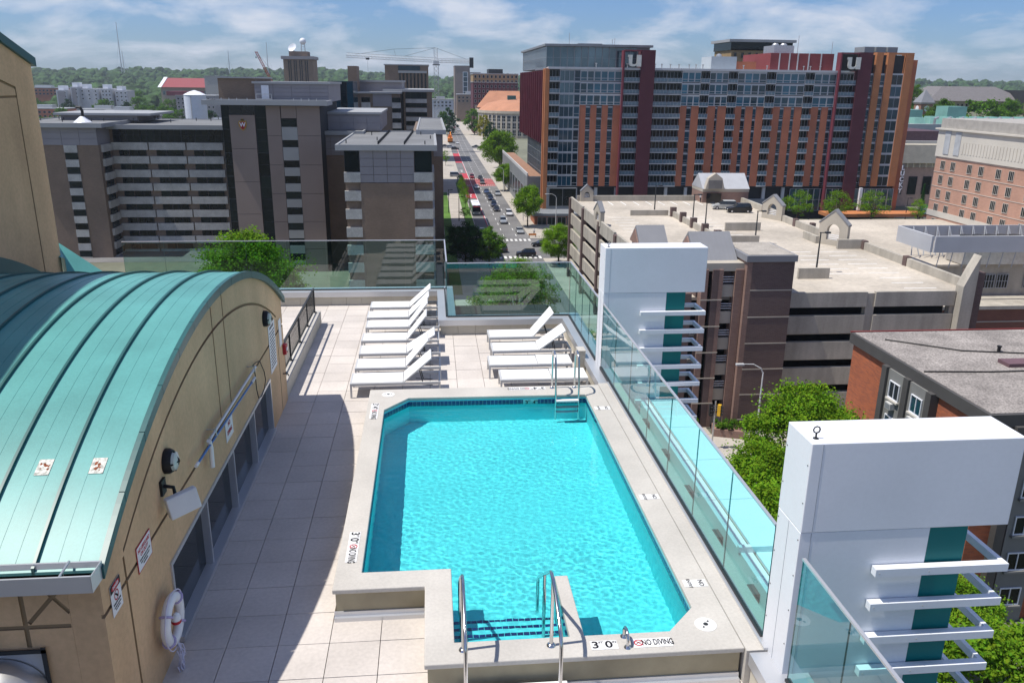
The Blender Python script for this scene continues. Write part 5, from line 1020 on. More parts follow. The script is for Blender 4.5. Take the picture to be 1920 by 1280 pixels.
for k in range(5):
    for q in range(7):
        x = 42.6+q*4.6; z = -17.8-3.0*k; win(ap, 'y', x, 48.93, z, 1.7, 1.5, 2, 1, gl_dark, white, t=.08); B(x-.95, x+.95, 48.7, 48.95, z-.95, z-.77).build('sill', gst, ap)
for q in range(8): B(40.2+q*4.6, 40.9+q*4.6, 48.6, 49.2, G0, -15.9).build('pilaster', trim, ap)
for p_ in ([(40,66,0),(45,62.5,0),(50,61.5,0),(53,60.2,0),(60,57,0),(66,55,0)], [(38.6,57.6,0),(44,57.2,0),(50,57.3,0),(56,56.2,0),(66,55.5,0)]): MB().tube([(x, y, -14.95) for x, y, _ in p_], .07, 6).build('roof_cable', blackp, ap)
MB().box(46.2, 48.6, 58.2, 59.6, -15, -14.7).build('roof_hatch', M('hatch', (.14,.08,.09), .5), ap); MB().box(46.4,47.2,54.0,54.7,-15,-14.6).lathe([(.3,0),(.3,.5),(.1,.6)], c=(46.0,54.2,-15), n=10).build('roof_vent', galv, ap); MB().tube([(47,54,-14.9),(52,52.6,-14.95),(60,52,-14.95)], .03, 5).build('white_conduit', white, ap)
for x, y in ((53, 61), (54.5, 57.4), (58, 56.6), (48.2, 62.3)): MB().lathe([(.14,0),(.14,.4),(.2,.4),(.2,.5)], c=(x,y,-15), n=8).build('pipe_vent', blackp, ap)
# ---------------------------------------------------------------- right background
t = thing('concrete_museum', 'pale textured concrete building with zigzag eave behind the apartment tower', 'building', (0, 0, 0)); tex = M('rough_concrete', (.60,.55,.44), .9, .12, .5, .5, 3); B(142, 175, 262, 300, -17.5, -11.5).build('upper_wall', tex, t); B(152, 178, 264, 300, G0, -17.5).build('lower_wall', M('rose_stone', (.48,.33,.27), .85), t); B(150, 172, 268, 300, -11.5, -7.5).build('roof_block', M('plum_block', (.10,.06,.075), .7), t); B(141,176,266,300,-11.5,-10.6).build('roof', roofcap, t)
for k in range(10): MB().prism([(152+k*2.2, 0), (153.1+k*2.2, -1.1), (154.2+k*2.2, 0)], 'z', -19, -17.5).build('zigzag_eave', tex, t, loc=(0, 264, 0))
for k in range(4): win(t, 'y', 156+k*5, 263.9, -25, 3, 6, 1, 1, gl_dark, dframe)
t = thing('green_roof_hall', 'long hall with many green copper roof lights at the right', 'building', (0, 0, 0)); tealw = M('teal_wall', (.05,.16,.17), .6, .08); verd = M('verdigris', (.17,.34,.30), .6, .12, .3)
B(168, 260, 300, 340, G0, -9.4).build('wall', tealw, t); B(167, 262, 299, 340, -9.4, -6.6).build('roof_edge', roofcap, t); B(166, 262, 298.6, 299, -12.6, -11).build('white_band', white, t); B(165,262,290,298,-15,-12.8).build('lower_wall', tealw, t)
for k in range(14):
    for j in range(2): x = 171+k*6.3+j*2; y = 304+j*14; MB().add([(x-2.4,y-2,-6.6),(x+2.4,y-2,-6.6),(x+2.4,y+4,-6.6),(x-2.4,y+4,-6.6),(x-1.6,y-.6,-4.4),(x+1.6,y-.6,-4.4),(x+1.6,y+3,-4.4),(x-1.6,y+3,-4.4)], [(0,1,5,4),(1,2,6,5),(2,3,7,6),(3,0,4,7),(4,5,6,7)]).build('roof_light', verd, t)
MB().box(178,190,312,322,-6.6,-1.8).box(204,212,318,326,-6.6,-.6).build('roof_house', verd, t)
for k in range(9): MB().tube([(188+k*5,300,-6.6),(188+k*5,300,-4.6),(189.2+k*5,300,-4.2)], .5, 7).build('roof_pipe', galv, t)
t = thing('clock_tower', 'small brick clock tower with pointed slate roof among the trees', 'clock tower', (255.6, 420, G0)); B(-3.2, 3.2, -3.2, 3.2, 0, 30.3).build('shaft', brick_mat('tower_brick', (.33,.16,.10), (.29,.14,.09), (.28,.18,.13)), t); B(-3.6,3.6,-3.6,3.6,30.3,31).build('cornice', gstone, t); MB().add([(-3.9,-3.9,31),(3.9,-3.9,31),(3.9,3.9,31),(-3.9,3.9,31),(0,0,37.6)], [(0,1,4),(1,2,4),(2,3,4),(3,0,4)]).build('spire', gmetal, t)
for rz in (0, R(-90)):
    o = MB().lathe([(1.4,0),(1.4,.1)], n=20).build('clock_face', white, t); o.rotation_euler = (R(90), 0, rz); o.location = (0, -3.21, 28) if rz == 0 else (-3.21, 0, 28)
t = thing('hall_on_hill', 'grey hipped-roof hall with arcade windows behind the trees', 'building', (0, 0, 0)); B(278, 330, 450, 480, G0, -.5).build('wall', stone, t); MB().add([(274,446,-.5),(334,446,-.5),(334,484,-.5),(274,484,-.5),(288,458,7.2),(320,458,7.2),(320,472,7.2),(288,472,7.2)], [(0,1,5,4),(1,2,6,5),(2,3,7,6),(3,0,4,7),(4,5,6,7)]).build('roof', M('slate', (.17,.16,.16), .7), t)
for k in range(18): win(t, 'y', 281+k*2.6, 449.9, -3.4, 1.3, 2.6, 1, 1, gl_black, stone)
t = thing('long_slate_hall', 'pale flat roofed hall on the ridge at the far right', 'building', (0, 0, 0)); B(262, 300, 520, 540, G0, 7).build('wall', stone, t); B(260, 302, 518, 542, 7, 8.5).build('roof', roofcap, t)
t = thing('dark_library', 'dark modern block at the far right edge', 'building', (0, 0, 0)); B(326, 380, 440, 480, G0, 5.5).build('wall', hdark, t); B(326,380,439.5,440,-9,-2).build('lower_band', brickH, t)
t = simple_tower('tan_tower_block', 'tan tower with dark top storey behind the apartment tower roof', tanb, 118, 142, 330, 350, 19.5); B(117.5, 142.5, 329.6, 350, 19.5, 22.5).build('top_storey', gl_dark, t); B(116.5, 143.5, 328.6, 351, 22.5, 23.5).build('roof_slab', roofcap, t)
for q in range(8):
    for k in range(3): win(t, 'y', 119.6+q*2.9, 329.9, 17.6-k*3.3, 1.2, 2.2, 1, 1, gl_black, tanb)
# ---------------------------------------------------------------- left and street background
t = thing('white_apartments', 'stepped white and grey apartment building in the far trees', 'building', (0, 0, 0))
for k, (x0, x1, z1, y0) in enumerate(((-366,-356,-6,880),(-354,-347,-3,884),(-347,-330,-4.5,890),(-328,-318,-4.5,892),(-316,-304,-6,896))):
    B(x0, x1, y0, y0+22, G0, z1).build('wall', M('pale_render', (.48,.49,.52), .8) if k == 0 else bpy.data.materials['pale_render'], t); B(x0+1, x0+6, y0+4, y0+16, z1, z1+4).build('stair_head', white, t)
    for q in range(3):
        for j in range(3): win(t, 'y', x0+2+q*(x1-x0-3)/2.2, y0-.1, z1-2.5-3.6*j, 2.0, 1.8, 1, 1, gl_dark, white, t=.2)
    if k in (0, 1): B(x0+1.5, x1-1.5, y0-.4, y0-.15, -26, z1-1.2).build('dark_panel', panelG, t)
t = thing('red_roof_fieldhouse', 'long fieldhouse with red roof in the far trees', 'building', (0, 0, 0)); B(-272, -215, 900, 940, G0, -2.5).build('wall', M('field_stone', (.33,.28,.23), .85), t); MB().prism([(896,-2.5),(944,-2.5),(920,6.5)], 'x', -270, -215).build('roof', M('red_roof', (.27,.065,.07), .7, .05), t); MB().prism([(895,-2.5),(945,-2.5),(920,7.3)], 'x', -273.5, -270).build('gable', white, t)
for k in range(12): win(t, 'y', -269+k*4.5, 899.8, -8, 2.6, 4, 1, 1, gl_sky, stone)
simple_tower('grey_slab_block', 'grey slab block beside the red-roofed fieldhouse', M('slab_grey', (.40,.39,.37), .8), -223, -205, 880, 900, 8.6)
t = simple_tower('maroon_lab', 'maroon and grey low block behind the white tank', panelG, -218, -185, 760, 790, -8)
B(-226,-200,762,785,-8,-4.5).build('maroon_top', maroonp, t)
for q in range(9):
    for k in range(3): win(t, 'y', -216+q*3.6, 759.9, -10.5-3.4*k, 1.8, 1.8, 1, 1, gl_dark, white)
t = thing('white_storage_tank', 'tall white cylindrical tank with conical lid behind the hospital roof', 'tank', (-112.4, 423, G0)); MB().lathe([(5.1,0),(5.1,30.6),(5.2,30.7),(5.2,30.9)], n=32).build('shell', M('tank_white', (.62,.66,.74), .5, .03), t, smooth=True); MB().lathe([(5.3,30.9),(2.5,32.3),(.3,33)], n=32).build('lid', white, t, smooth=True); MB().tube([(-.8,-5.2,4),(-.8,-5.2,31)], .12, 5).build('ladder', galv, t)
random.seed(21)
for k, (x, y, wd, dp, h, lb, mt) in enumerate(((-120,330,34,20,17,'long low brown roof block beyond the hospital roof',brickH),(-83,345,22,16,20,'brown plant room with vents beyond the hospital roof',M('tan_plant',(.27,.22,.16),.8)),(-58,300,30,18,17,'low grey service block behind the crest tower',panelG),(-150,420,30,20,18,'grey warehouse roof at the far left',roofm),(-185,520,40,22,16,'pale warehouse with unit heaters at the far left',panelG),(-430,1000,50,20,26,'far brick hall near the left frame edge',brickR),(-330,760,40,24,12,'low brick school with grey roof at the far left',brickR),(-255,690,36,18,14,'grey laboratory among the far left trees',panelG),(-210,600,30,20,16,'brown laboratory among the far left trees',brickH),(12,900,26,20,20,'pale block closing the avenue at its far end',M('pale_blue_block',(.42,.47,.52),.7)),(42,850,30,20,26,'brown block right of the avenue end',brickH),(-8,780,18,20,14,'low brick block left of the avenue end',brickR),(62,760,30,20,24,'tan block behind the brick dormitory',stone))):
    t = thing('campus_block', lb, 'building', (x, y, G0)); B(-wd/2, wd/2, 0, dp, 0, h).build('wall', mt, t); B(-wd/2-.5, wd/2+.5, -.5, dp+.5, h, h+.7).build('roof', roofcap, t); B(-wd*.2, wd*.15, dp*.3, dp*.7, h+.7, h+3.2).build('roof_unit', galv, t)
    for q in range(int(wd/4)):
        for j in range(2): win(t, 'y', -wd/2+2.2+q*4, -.05, h-2.6-3.4*j, 2.2, 1.7, 1, 1, gl_dark, wframe)
tag(MB().lathe([(4.2,0),(4.2,11),(3.4,13.4),(1.8,15),(.2,15.6)], n=16).build('far_silo', M('silo_blue', (.25,.33,.42), .6), smooth=True, loc=(-213, 640, G0)), 'blue grey domed silo among the far left roofs', 'silo')
HAZE = 1.1e-4
# ================================================================== CRANES, MASTS
cw = M('crane_white', (.60,.62,.62), .5, .05); cred = M('crane_red', (.40,.06,.05), .6)
def lattice(m, p, q, w_, n, r_=.13):
    p, q = Vector(p), Vector(q); d = (q-p).normalized(); a = d.orthogonal().normalized() if abs(d.z) < .9 else Vector((1,0,0)); b_ = d.cross(a)
    cs = [a*w_/2+b_*w_/2, -a*w_/2+b_*w_/2, -a*w_/2-b_*w_/2, a*w_/2-b_*w_/2]
    for c in cs: m.tube([p+c, q+c], r_, 4)
    for k in range(n):
        s, e = p.lerp(q, k/n), p.lerp(q, (k+1)/n)
        for i in range(4): m.tube([s+cs[i], e+cs[(i+1) % 4]], r_*.6, 3, cap=False)
    return m
t = thing('tower_crane', 'white tower crane with long jib above the brown tower', 'crane', (3.9, 480, G0))
lattice(MB(), (0,0,0), (0,0,47.5), 2.5, 20, .17).build('mast', galv, t); lattice(MB(), (0,0,49.5), (-49,0,51.5), 1.7, 26, .15).build('jib', cw, t); lattice(MB(), (0,0,49.3), (19,0,49.3), 1.5, 9, .15).build('counter_jib', cw, t)
lattice(MB(), (0,0,47.5), (-.3,0,56.2), 1.9, 6, .16).build('apex', cw, t); B(18.4, 20.6, -1.2, 1.2, 45.8, 51.2).build('counterweight', darkm, t); B(-1.6, 1.6, -2.4, .8, 47.3, 49.2).build('cab', cw, t); B(-2.0,2.0,-1.8,1.8,46.9,47.4).build('slew_ring', darkm, t)
MB().tube([(-.3,0,56),(-23,0,55),(-44,0,52)], .09, 4).tube([(-.3,0,56),(-17,0,51.5)], .09, 4).tube([(-.3,0,56),(17,0,50.2)], .09, 4).tube([(-23,0,55),(-22,0,51)], .07, 4).build('pendant_line', darkm, t)
B(-38.4,-36.6,-.9,.9,49.3,50.3).build('trolley', darkm, t); MB().tube([(-37.5,0,49.3),(-37.5,0,34)], .06, 4).build('hoist_rope', darkm, t)
t = thing('crawler_crane', 'thin red lattice crane boom beside the weather tower', 'crane', (-88, 500, G0)); lattice(MB(), (0,0,34), (-9,0,53.2), 1.1, 14, .13).build('boom', cred, t); MB().tube([(-9,0,53.2),(-9.2,0,50.5)], .06, 4).lathe([(.3,-.8),(.3,0)], c=(-9.2,0,50.5), n=6).build('hook', darkm, t); MB().tube([(-9,0,53.2),(4,0,37)], .05, 4).build('pendant_line', darkm, t); B(-3,3,-2,2,0,34).build('base_tower', galv, t)
for x, z0, z1, y, lb in ((-513,15,93,1500,'tallest thin radio mast on the left horizon'),(-337,15,52,1500,'short radio mast on the horizon left of the red crane'),(-273,15,66,1500,'thin radio mast behind the red crane boom'),(-560,15,52,1650,'faint mast left of the tallest radio mast')):
    t = thing('radio_mast', lb, 'mast', (x, y, 0), 0, 'radio masts on the horizon'); MB().tube([(0,0,z0),(0,0,z1)], [.9,.45], 5).build('mast', galv, t); MB().tube([(0,0,z1*.7),(9,0,z0)], .12, 3).tube([(0,0,z1*.7),(-9,0,z0)], .12, 3).build('guy_wire', galv, t)
# ================================================================== VEHICLES
tyre = M('tyre', (.015,.015,.016), .9); rimm = M('rim', (.45,.45,.47), .35, metal=.7); carglass = M('car_glass', (.01,.014,.018), .08, .1, spec=.8); lampw = M('headlight', (.75,.75,.7), .2); lampr = M('tail_light', (.35,.01,.01), .3)
PAINT = {}
def paint(c):
    k = tuple(c)
    if k not in PAINT: PAINT[k] = M('car_paint', c, .28, .03, 1, spec=.6, metal=.15)
    return PAINT[k]
CAR = {}
def car_meshes(kind):
    """sedan, suv or van, nose towards +X local, 1.8 m wide"""
    if kind in CAR: return CAR[kind]
    L_, H, hood, hb_ = {'sedan': (4.6,1.42,.86,.98), 'suv': (4.7,1.72,1.02,1.12), 'van': (5.3,2.1,1.15,1.2), 'pickup': (5.6,1.80,1.08,1.1)}[kind]; a = L_/2
    lower = [(-a,.35),(-a+.05,hb_-.12),(-a+.25,hb_),(a-1.35,hb_),(a-.25,hood-.10),(a,hood-.35),(a,.35),(a-.25,.24),(-a+.25,.24)]
    bw = .90; m = MB(); n = len(lower)
    vs = [(x, s*(bw if .4 < z < .95 else bw-.06), z) for s in (-1, 1) for x, z in lower]
    m.add(vs, [tuple(range(n)), tuple(range(2*n-1, n-1, -1))]+[(i, n+i, n+(i+1) % n, (i+1) % n) for i in range(n)])
    back = {'sedan': -a+.75, 'suv': -a+.12, 'van': -a+.06, 'pickup': -.55}[kind]; rb2 = {'sedan': .55, 'suv': .25, 'van': .08, 'pickup': .12}[kind]; fr0 = a-1.30; fr1 = fr0-(.78 if kind != 'van' else .6)
    c = [(back, hb_-.01), (back+rb2, H-.03), (fr1, H-.03), (fr0, hb_-.01)]
    cv = [(x, s*(.86 if z < H-.1 else .70), z) for s in (-1, 1) for x, z in c]; g = MB().add(cv, [(0,1,2,3),(7,6,5,4),(0,4,5,1),(1,5,6,2),(2,6,7,3)])
    r_ = MB().add([(x, s*.72, H-.03) for s in (-1, 1) for x in (back+rb2-.05, fr1+.05)]+[(x, s*.62, H+.03) for s in (-1, 1) for x in (back+rb2+.1, fr1-.1)], [(0,1,5,4),(3,2,6,7),(0,4,6,2),(1,3,7,5),(4,5,7,6)])
    for x in (back+rb2*.5, (back+fr0)/2): pass
    w_ = MB()
    w_.tube([(0,-.11,0),(0,.11,0)], .33, 14); rm = MB().tube([(0,-.12,0),(0,.12,0)], .2, 10)
    hl = MB().box(-.06,.03,-.2,.2,-.07,.07)
    CAR[kind] = (m, g, r_, w_.mesh('tyre', tyre), rm.mesh('rim', rimm), hl.mesh('headlight', lampw), hl.mesh('tail_light', lampr), a, hood, {}, c); return CAR[kind]
def car(x, y, z, rz, kind, col, label, cat='car'):
    m, g, r_, wt, rm, hl, tl, a, hood, cache, c = car_meshes(kind)
    if col not in cache:
        b0 = m.mesh('body', paint(col)); rr = r_.mesh('roof', paint(col)); cache[col] = (b0, rr)
        if 'glass' not in cache: cache['glass'] = g.mesh('cabin_glass', carglass)
    t = thing('parked_car' if cat == 'parked' else 'car', label, 'car', (x, y, z), rz, 'cars in view'); o = obj('body', cache[col][0], t); bv = o.modifiers.new('b', 'BEVEL'); bv.width = .08; bv.segments = 2
    obj('roof', cache[col][1], t); obj('cabin_glass', cache['glass'], t)
    for sx in (-1, 1):
        for sy in (-1, 1):
            w_ = obj('wheel', wt, t, (sx*(a-.85), sy*.80, .33)); obj('rim', rm, w_)
    for sy in (-1, 1): obj('headlight', hl, t, (a-.03, sy*.62, hood-.32)); obj('tail_light', tl, t, (-a+.02, sy*.65, .85))
    return t
dn = R(-90); up = R(90); zc_ = G0+.01
wh, sil, blk_, dbl, redc, gry = (.62,.63,.64), (.33,.35,.37), (.012,.012,.014), (.012,.02,.05), (.22,.02,.025), (.12,.125,.13)
for x, y, k, c, lb in ((23.4,217,'sedan',sil,'silver car stopped at the near crosswalk'),(20.3,233,'suv',(.30,.33,.37),'silver blue car second behind the crosswalk'),(23.3,247,'suv',wh,'white suv in the kerb lane beside the leafy tree'),(20.2,256,'sedan',blk_,'black sedan at the front of the dark queue'),(20.1,266,'suv',dbl,'dark suv second in the dark queue'),(20.1,281,'suv',dbl,'dark blue suv third in the dark queue'),(20.1,290,'sedan',blk_,'black car fourth in the dark queue'),(19.9,299,'sedan',(.03,.06,.15),'blue car at the back of the dark queue'),(23.5,293,'suv',sil,'silver car in the kerb lane beside the dark queue'),(17.1,313,'sedan',wh,'white sedan in the lane beside the red bus lane'),(20.1,327,'suv',gry,'dark grey car on the red crossing'),(20.3,344,'sedan',blk_,'black car entering the red crossing'),(17.0,347,'suv',redc,'maroon car on the red crossing'),(17.4,545,'sedan',wh,'white car beyond the second junction'),(20,660,'sedan',sil,'small silver car far up the avenue'),(23,690,'suv',wh,'small white car far up the avenue'),(21,735,'sedan',redc,'small dark red car far up the avenue'),(25.4,760,'sedan',wh,'tiny white car near the avenue bend'),(24,820,'suv',sil,'tiny silver car at the avenue bend'),(29,860,'sedan',blk_,'tiny dark car at the far end of the avenue')):
    car(x, y, zc_, dn, k, c, lb)
for x, y, rz, k, c, lb in ((26.6,198,R(190),'sedan',blk_,'dark car turning under the tree at the junction'),(16.5,192,R(100),'suv',(.05,.06,.07),'dark car half hidden by the left trees at the junction'),(21.6,186,R(175),'suv',blk_,'black car crossing over the nearer crosswalk'),(10.5,352,0,'van',(.35,.38,.42),'grey van in the side drive by the red crossing'),(11.8,340,R(100),'suv',sil,'silver car parked by the grey van'),(12,512,0,'suv',wh,'white car waiting left at the second junction'),(9,520,0,'sedan',gry,'grey car waiting left at the second junction'),(14.5,498,0,'suv',blk_,'black car turning at the second junction'),(31,509,R(180),'suv',blk_,'black car waiting right at the second junction'),(27.5,516,R(180),'sedan',gry,'dark car entering the second junction from the right')):
    car(x, y, zc_, rz, k, c, lb)
car(56.2, 153.6, ZD, R(172), 'suv', (.45,.46,.44), 'pale silver wagon parked on the garage deck'); car(57.6, 149.6, ZD, R(176), 'suv', blk_, 'black suv parked on the garage deck')
car(128, 217.6, zc_, R(183), 'suv', wh, 'white suv parked on the street by the pink brick building'); car(118.4, 216, zc_, R(180), 'sedan', (.20,.27,.22), 'green grey sedan parked on the street behind the garage'); car(113, 216, zc_, R(180), 'pickup', blk_, 'black pickup parked on the street behind the garage'); car(114.6, 220, zc_, R(180), 'van', wh, 'white van parked behind the black pickup')
for x, y, lb in ((45.5, 90.5, 'pale car inside the upper garage level'),): car(x, y, -21.6, R(180), 'sedan', wh, lb)
t = thing('city_bus', 'white-roofed city bus in the bus bay left of the avenue', 'bus', (13.4, 252, zc_), dn); blue_b = M('bus_blue', (.20,.22,.24), .5)
B(-6, 6, -1.28, 1.28, .35, 3.0).build('body', blue_b, t, bevel=.12); B(-5.9, 5.9, -1.2, 1.2, 3.0, 3.18).build('roof', white, t, bevel=.05); B(-4, -1, -.8, .8, 3.18, 3.4).build('roof_unit', white, t); B(5.95, 6.04, -1.15, 1.15, 1.3, 2.55).build('windscreen', carglass, t); B(5.95, 6.05, -1.0, 1.0, 2.62, 2.95).build('destination_sign', redp, t)
for s in (-1, 1):
    for k in range(6): B(-5.4+k*1.85, -3.75+k*1.85, s*1.27-.03, s*1.27+.03, 1.5, 2.6).build('window', carglass, t)
    B(5.98, 6.05, s*.85-.18, s*.85+.18, .75, 1.0).build('headlight', lampw, t)
    for x in (-3.6, 3.6): MB().tube([(x, s*1.2-.15, .5), (x, s*1.2+.12, .5)], .5, 16).build('wheel', tyre, t)
t = thing('construction_rig', 'orange construction machine beside the avenue past the hospital', 'machine', (13, 560, zc_)); orp = M('orange_paint', (.65,.22,.04), .5); B(-1.6, 1.6, -6, 6, .8, 3).build('body', orp, t); B(-1.2,1.2,3,5,3,4.6).build('cab', orp, t); MB().tube([(0,-4,3),(0,-9,7),(0,-13,5)], .35, 6).build('boom', orp, t)
for s in (-1,1): B(s*1.3-.3, s*1.3+.3, -5, 5, 0, .8).build('track', tyre, t)
# ================================================================== STREET FURNITURE AND PEOPLE
t = thing('traffic_signal', 'black and yellow traffic signal on a pole at the garage corner', 'traffic light', (30.4, 80.3, G0+.13)); MB().tube([(0,0,0),(0,0,5.6)], .09, 8).build('pole', galv, t); yl = M('signal_yellow', (.65,.38,.03), .5)
for (x, y, mt, rz) in ((-.45, 0, blackp, 0), (.45, -.1, yl, .9)):
    h_ = B(-.18, .18, -.18, .18, 3.9, 5.2).build('signal_head', mt, t, loc=(x, y, 0)); h_.rotation_euler = (0, 0, rz)
    for k in range(3): MB().tube([(0,-.18,4.15+k*.4),(0,-.42,4.1+k*.4)], .14, 8).build('visor', blackp, h_)
for x, y, lb in ((36.3, 82.4, 'pale curved street lamp at the foot of the brick stair tower'), (26.4, 236, 'street lamp beside the leafy tree at the avenue'), (26.2, 300, 'street lamp on the right avenue pavement past the kerb trees'), (34.5, 226, 'street lamp at the corner shop')): lamp_post(x, y, G0+.13, 8.0, lb, mat=M('lamp_white', (.55,.56,.57), .5) if 'lamp_white' not in bpy.data.materials else bpy.data.materials['lamp_white'], curved=True)
for x, y, lb in ((7.8, 236, 'thin dark lamp post on the left pavement'), (5.2, 252, 'thin dark lamp post on the left lawn'), (11.4, 246, 'thin dark lamp post by the bus bay'), (108, 226, 'street lamp between the trees behind the garage'), (141, 232, 'tall street lamp at the plaza'), (151, 262, 'tall street lamp across the plaza')): lamp_post(x, y, G0+.13, 7, lb)
pot = thing('planter_bed', 'brick planter bed full of shrubs at the garage corner', 'planter', (28.6, 84.6, G0+.13)); MB().prism([(-2,0),(1.3,-.4),(2.2,1.6),(-1.5,2.4)], 'z', 0, .9).build('brick_edge', bpink, pot); p2 = thing('planter_bed', 'second brick planter bed below the stair tower', 'planter', (33.2, 83.2, G0+.13)); MB().prism([(-1.6,.2),(1.6,-.9),(1.8,1.0),(-1.2,2)], 'z', 0, .9).build('brick_edge', bpink, p2)
for k, (x, y) in enumerate(((27.5,85.2),(28.6,85.4),(29.4,85.2),(32.4,83.9),(33.2,83.7),(34.0,83.3),(33.7,84.0))): tree('S', x, y, G0+.9, 1.2, ('left','left middle','left end','bright','second','third','rear')[k]+' shrub in the garage corner planters', 'planter shrubs', 'shrub')
skin = M('skin', (.45,.27,.19), .7); hairm = M('hair', (.04,.025,.015), .8)
def person(x, y, z, rz, shirt, trousers, label):
    bm = bmesh.new(); J = [(0,0,.95,.14),(0,0,1.18,.15),(0,0,1.42,.17),(0,0,1.52,.06),(0,0,1.60,.085),(0,.01,1.70,.085), (.10,0,.90,.095),(.11,.06,.50,.065),(.11,.02,.08,.05),(.11,.16,.05,.04), (-.10,0,.90,.095),(-.11,-.08,.50,.065),(-.11,-.16,.10,.05),(-.11,-.03,.05,.04), (.20,0,1.42,.06),(.24,-.03,1.14,.045),(.24,.08,.90,.035),(-.20,0,1.42,.06),(-.24,.02,1.14,.045),(-.24,.12,.90,.035)]
    E_ = [(0,1),(1,2),(2,3),(3,4),(4,5),(0,6),(6,7),(7,8),(8,9),(0,10),(10,11),(11,12),(12,13),(2,14),(14,15),(15,16),(2,17),(17,18),(18,19)]
    me = bpy.data.meshes.new('body'); me.from_pydata([j[:3] for j in J], E_, []); o = obj('body', me)
    o.modifiers.new('skin', 'SKIN'); me.skin_vertices[0].data[0].use_root = True
    for i, j in enumerate(J): me.skin_vertices[0].data[i].radius = (j[3], j[3])
    sb = o.modifiers.new('sub', 'SUBSURF'); sb.levels = sb.render_levels = 1
    dg = bpy.context.evaluated_depsgraph_get(); m2 = bpy.data.meshes.new_from_object(o.evaluated_get(dg)); bpy.data.objects.remove(o)
    m2.materials.clear(); [m2.materials.append(q) for q in (skin, shirt, trousers, hairm)]
    for p in m2.polygons:
        c = p.center; p.material_index = 2 if c.z < .97 else 1 if (c.z < 1.46 and not (abs(c.x) > .19 and c.z < 1.1)) else 3 if (c.z > 1.70 or (c.z > 1.58 and c.y < -.03)) else 0; p.use_smooth = True
    t = thing('person', label, 'person', (x, y, z), rz, 'people on the pavements'); obj('body', m2, t)
person(26.8, 213, G0+.13, 0, signw, dframe, 'person in a white top standing by the near crosswalk kerb'); person(137, 226, G0+.02, .5, redp, dframe, 'person in a red top walking across the plaza'); person(54.6, 163.2, ZD, .4, signw, blackp, 'person in white near the garage stair house')
t = thing('barrier_board', 'orange barrier board on the corner pavement', 'barrier', (26.0, 210, G0+.13)); B(-1, 1, -.05, .05, .4, .9).build('board', orp, t); MB().box(-.9,-.8,-.3,.3,0,.4).box(.8,.9,-.3,.3,0,.4).build('foot', blackp, t)
t = thing('cafe_sign', 'green square sign with white disc on the corner canopy', 'sign', (146, 230, -28.2)); B(-1.7, 1.7, 0, .3, -1.3, 1.3).build('panel', M('sign_green', (.02,.30,.17), .5), t); o = MB().lathe([(1.0,0),(1.0,.04)], n=24).build('disc', white, t, loc=(-.2,-.01,0)); o.rotation_euler = (R(90),0,0)
# ================================================================== TREES
for key, x, y, h, s, lb in (('A',26.6,226,11.5,.85,'bright green tree at the kerb beside the corner shop'),('A',27.2,305,10,1.0,'bright green tree farther up the right kerb'),('A',29.5,356,19,1.0,'big spreading green tree below the ribbed maroon screen'),('B',33,392,15,1.1,'green tree behind the big spreading tree'),('N',27.8,176,8.8,1.3,'bright honey locust at the garage street corner'),('C',7.2,176,10,1.22,'dark leafy tree right behind the glass fence corner'),('B',12.2,175,8.2,1.15,'green tree beside the dark tree at the junction'),('N',12.6,120,12.6,1.25,'bright green tree seen through the tinted glass fence'),('A',20,98,8.5,1.2,'green tree below the far glass corner'),('N',-24.8,112,18.4,1.12,'large bright tree behind the long glass fence'),('N',31,60.5,14.4,1.0,'large bright tree beside the orange apartment house'),('N',26,55.5,11.4,1.25,'bright tree left of the large one by the garage corner'),('N',22.3,48,12,1.15,'bright tree behind the near glass fence'),('N',29,45,9.5,1.2,'tree below the near white pylon'),('N',33.5,43,8,1.2,'low tree at the bottom right corner'),('A',33,36,9,1.2,'tree under the louvre arms at the frame bottom'),
                            ('L',106,229,9.5,1.2,'leftmost young tree on the street behind the garage'),('L',117,228,9.5,1.2,'middle young tree on the street behind the garage'),('L',128,228,9.5,1.2,'right young tree on the street behind the garage'),('L',143,229,7,1,'small tree by the pink brick building'),('P',148,236,11,.7,'dark conifer by the corner canopy'),('B',160,300,13,1.2,'tree on the plaza lawn'),('B',170,308,13,1.2,'second tree on the plaza lawn'),('A',146,255,8,1,'small pale tree at the plaza edge'),
                            ('D',14.5,640,19,.9,'round dark tree left of the avenue near the crane'),('F',11,700,16,.8,'green tree left of the far avenue'),('F',33.5,640,20,.95,'round green tree right of the far avenue'),('Y',37,590,17,.75,'yellow-green tree right of the avenue'),('D',37.5,530,14,.8,'dark tree below the yellow one'),('B',33.6,431,8,.9,'small dark round tree by the rounded hall'),
                            ('L',10.8,262,6,.6,'nearest slim tree in the left planting strip'),('L',10.8,275,6.5,.6,'second slim tree in the left planting strip'),('L',10.6,290,6.5,.6,'third slim tree in the left planting strip'),('L',10.7,306,6,.6,'fourth slim tree in the left planting strip'),('L',7,400,7,.7,'slim tree on the left pavement before the second junction'),('L',9.5,240,3.4,1.2,'low shrubby tree at the end of the left planting strip')):
    tree(key, x, y, G0, h, lb, 'trees near the streets', sxy=s)
random.seed(33)
spots = [(249,392,20),(266,388,21),(236,400,17),(283,392,17),(306,400,15),(330,404,15),(262,440,17),(276,512,18),(292,560,17),(320,560,17),(345,540,20),(362,520,18),(250,500,17),(350,400,16),(375,420,18)]
for k, (x, y, h) in enumerate(spots): tree('P' if k in (7, 12, 10) else ('F' if k % 3 else 'B'), x, y, hill(x, y), h, 'dark conifer rising above the hall roofs on the right hillside' if k in (7, 12, 10) else 'leafy green tree on the right hillside around the clock tower', 'conifers on the right hillside' if k in (7, 12, 10) else 'leafy trees on the right hillside', 'hillside_tree', 1.15 if k not in (7,12,10) else .8)
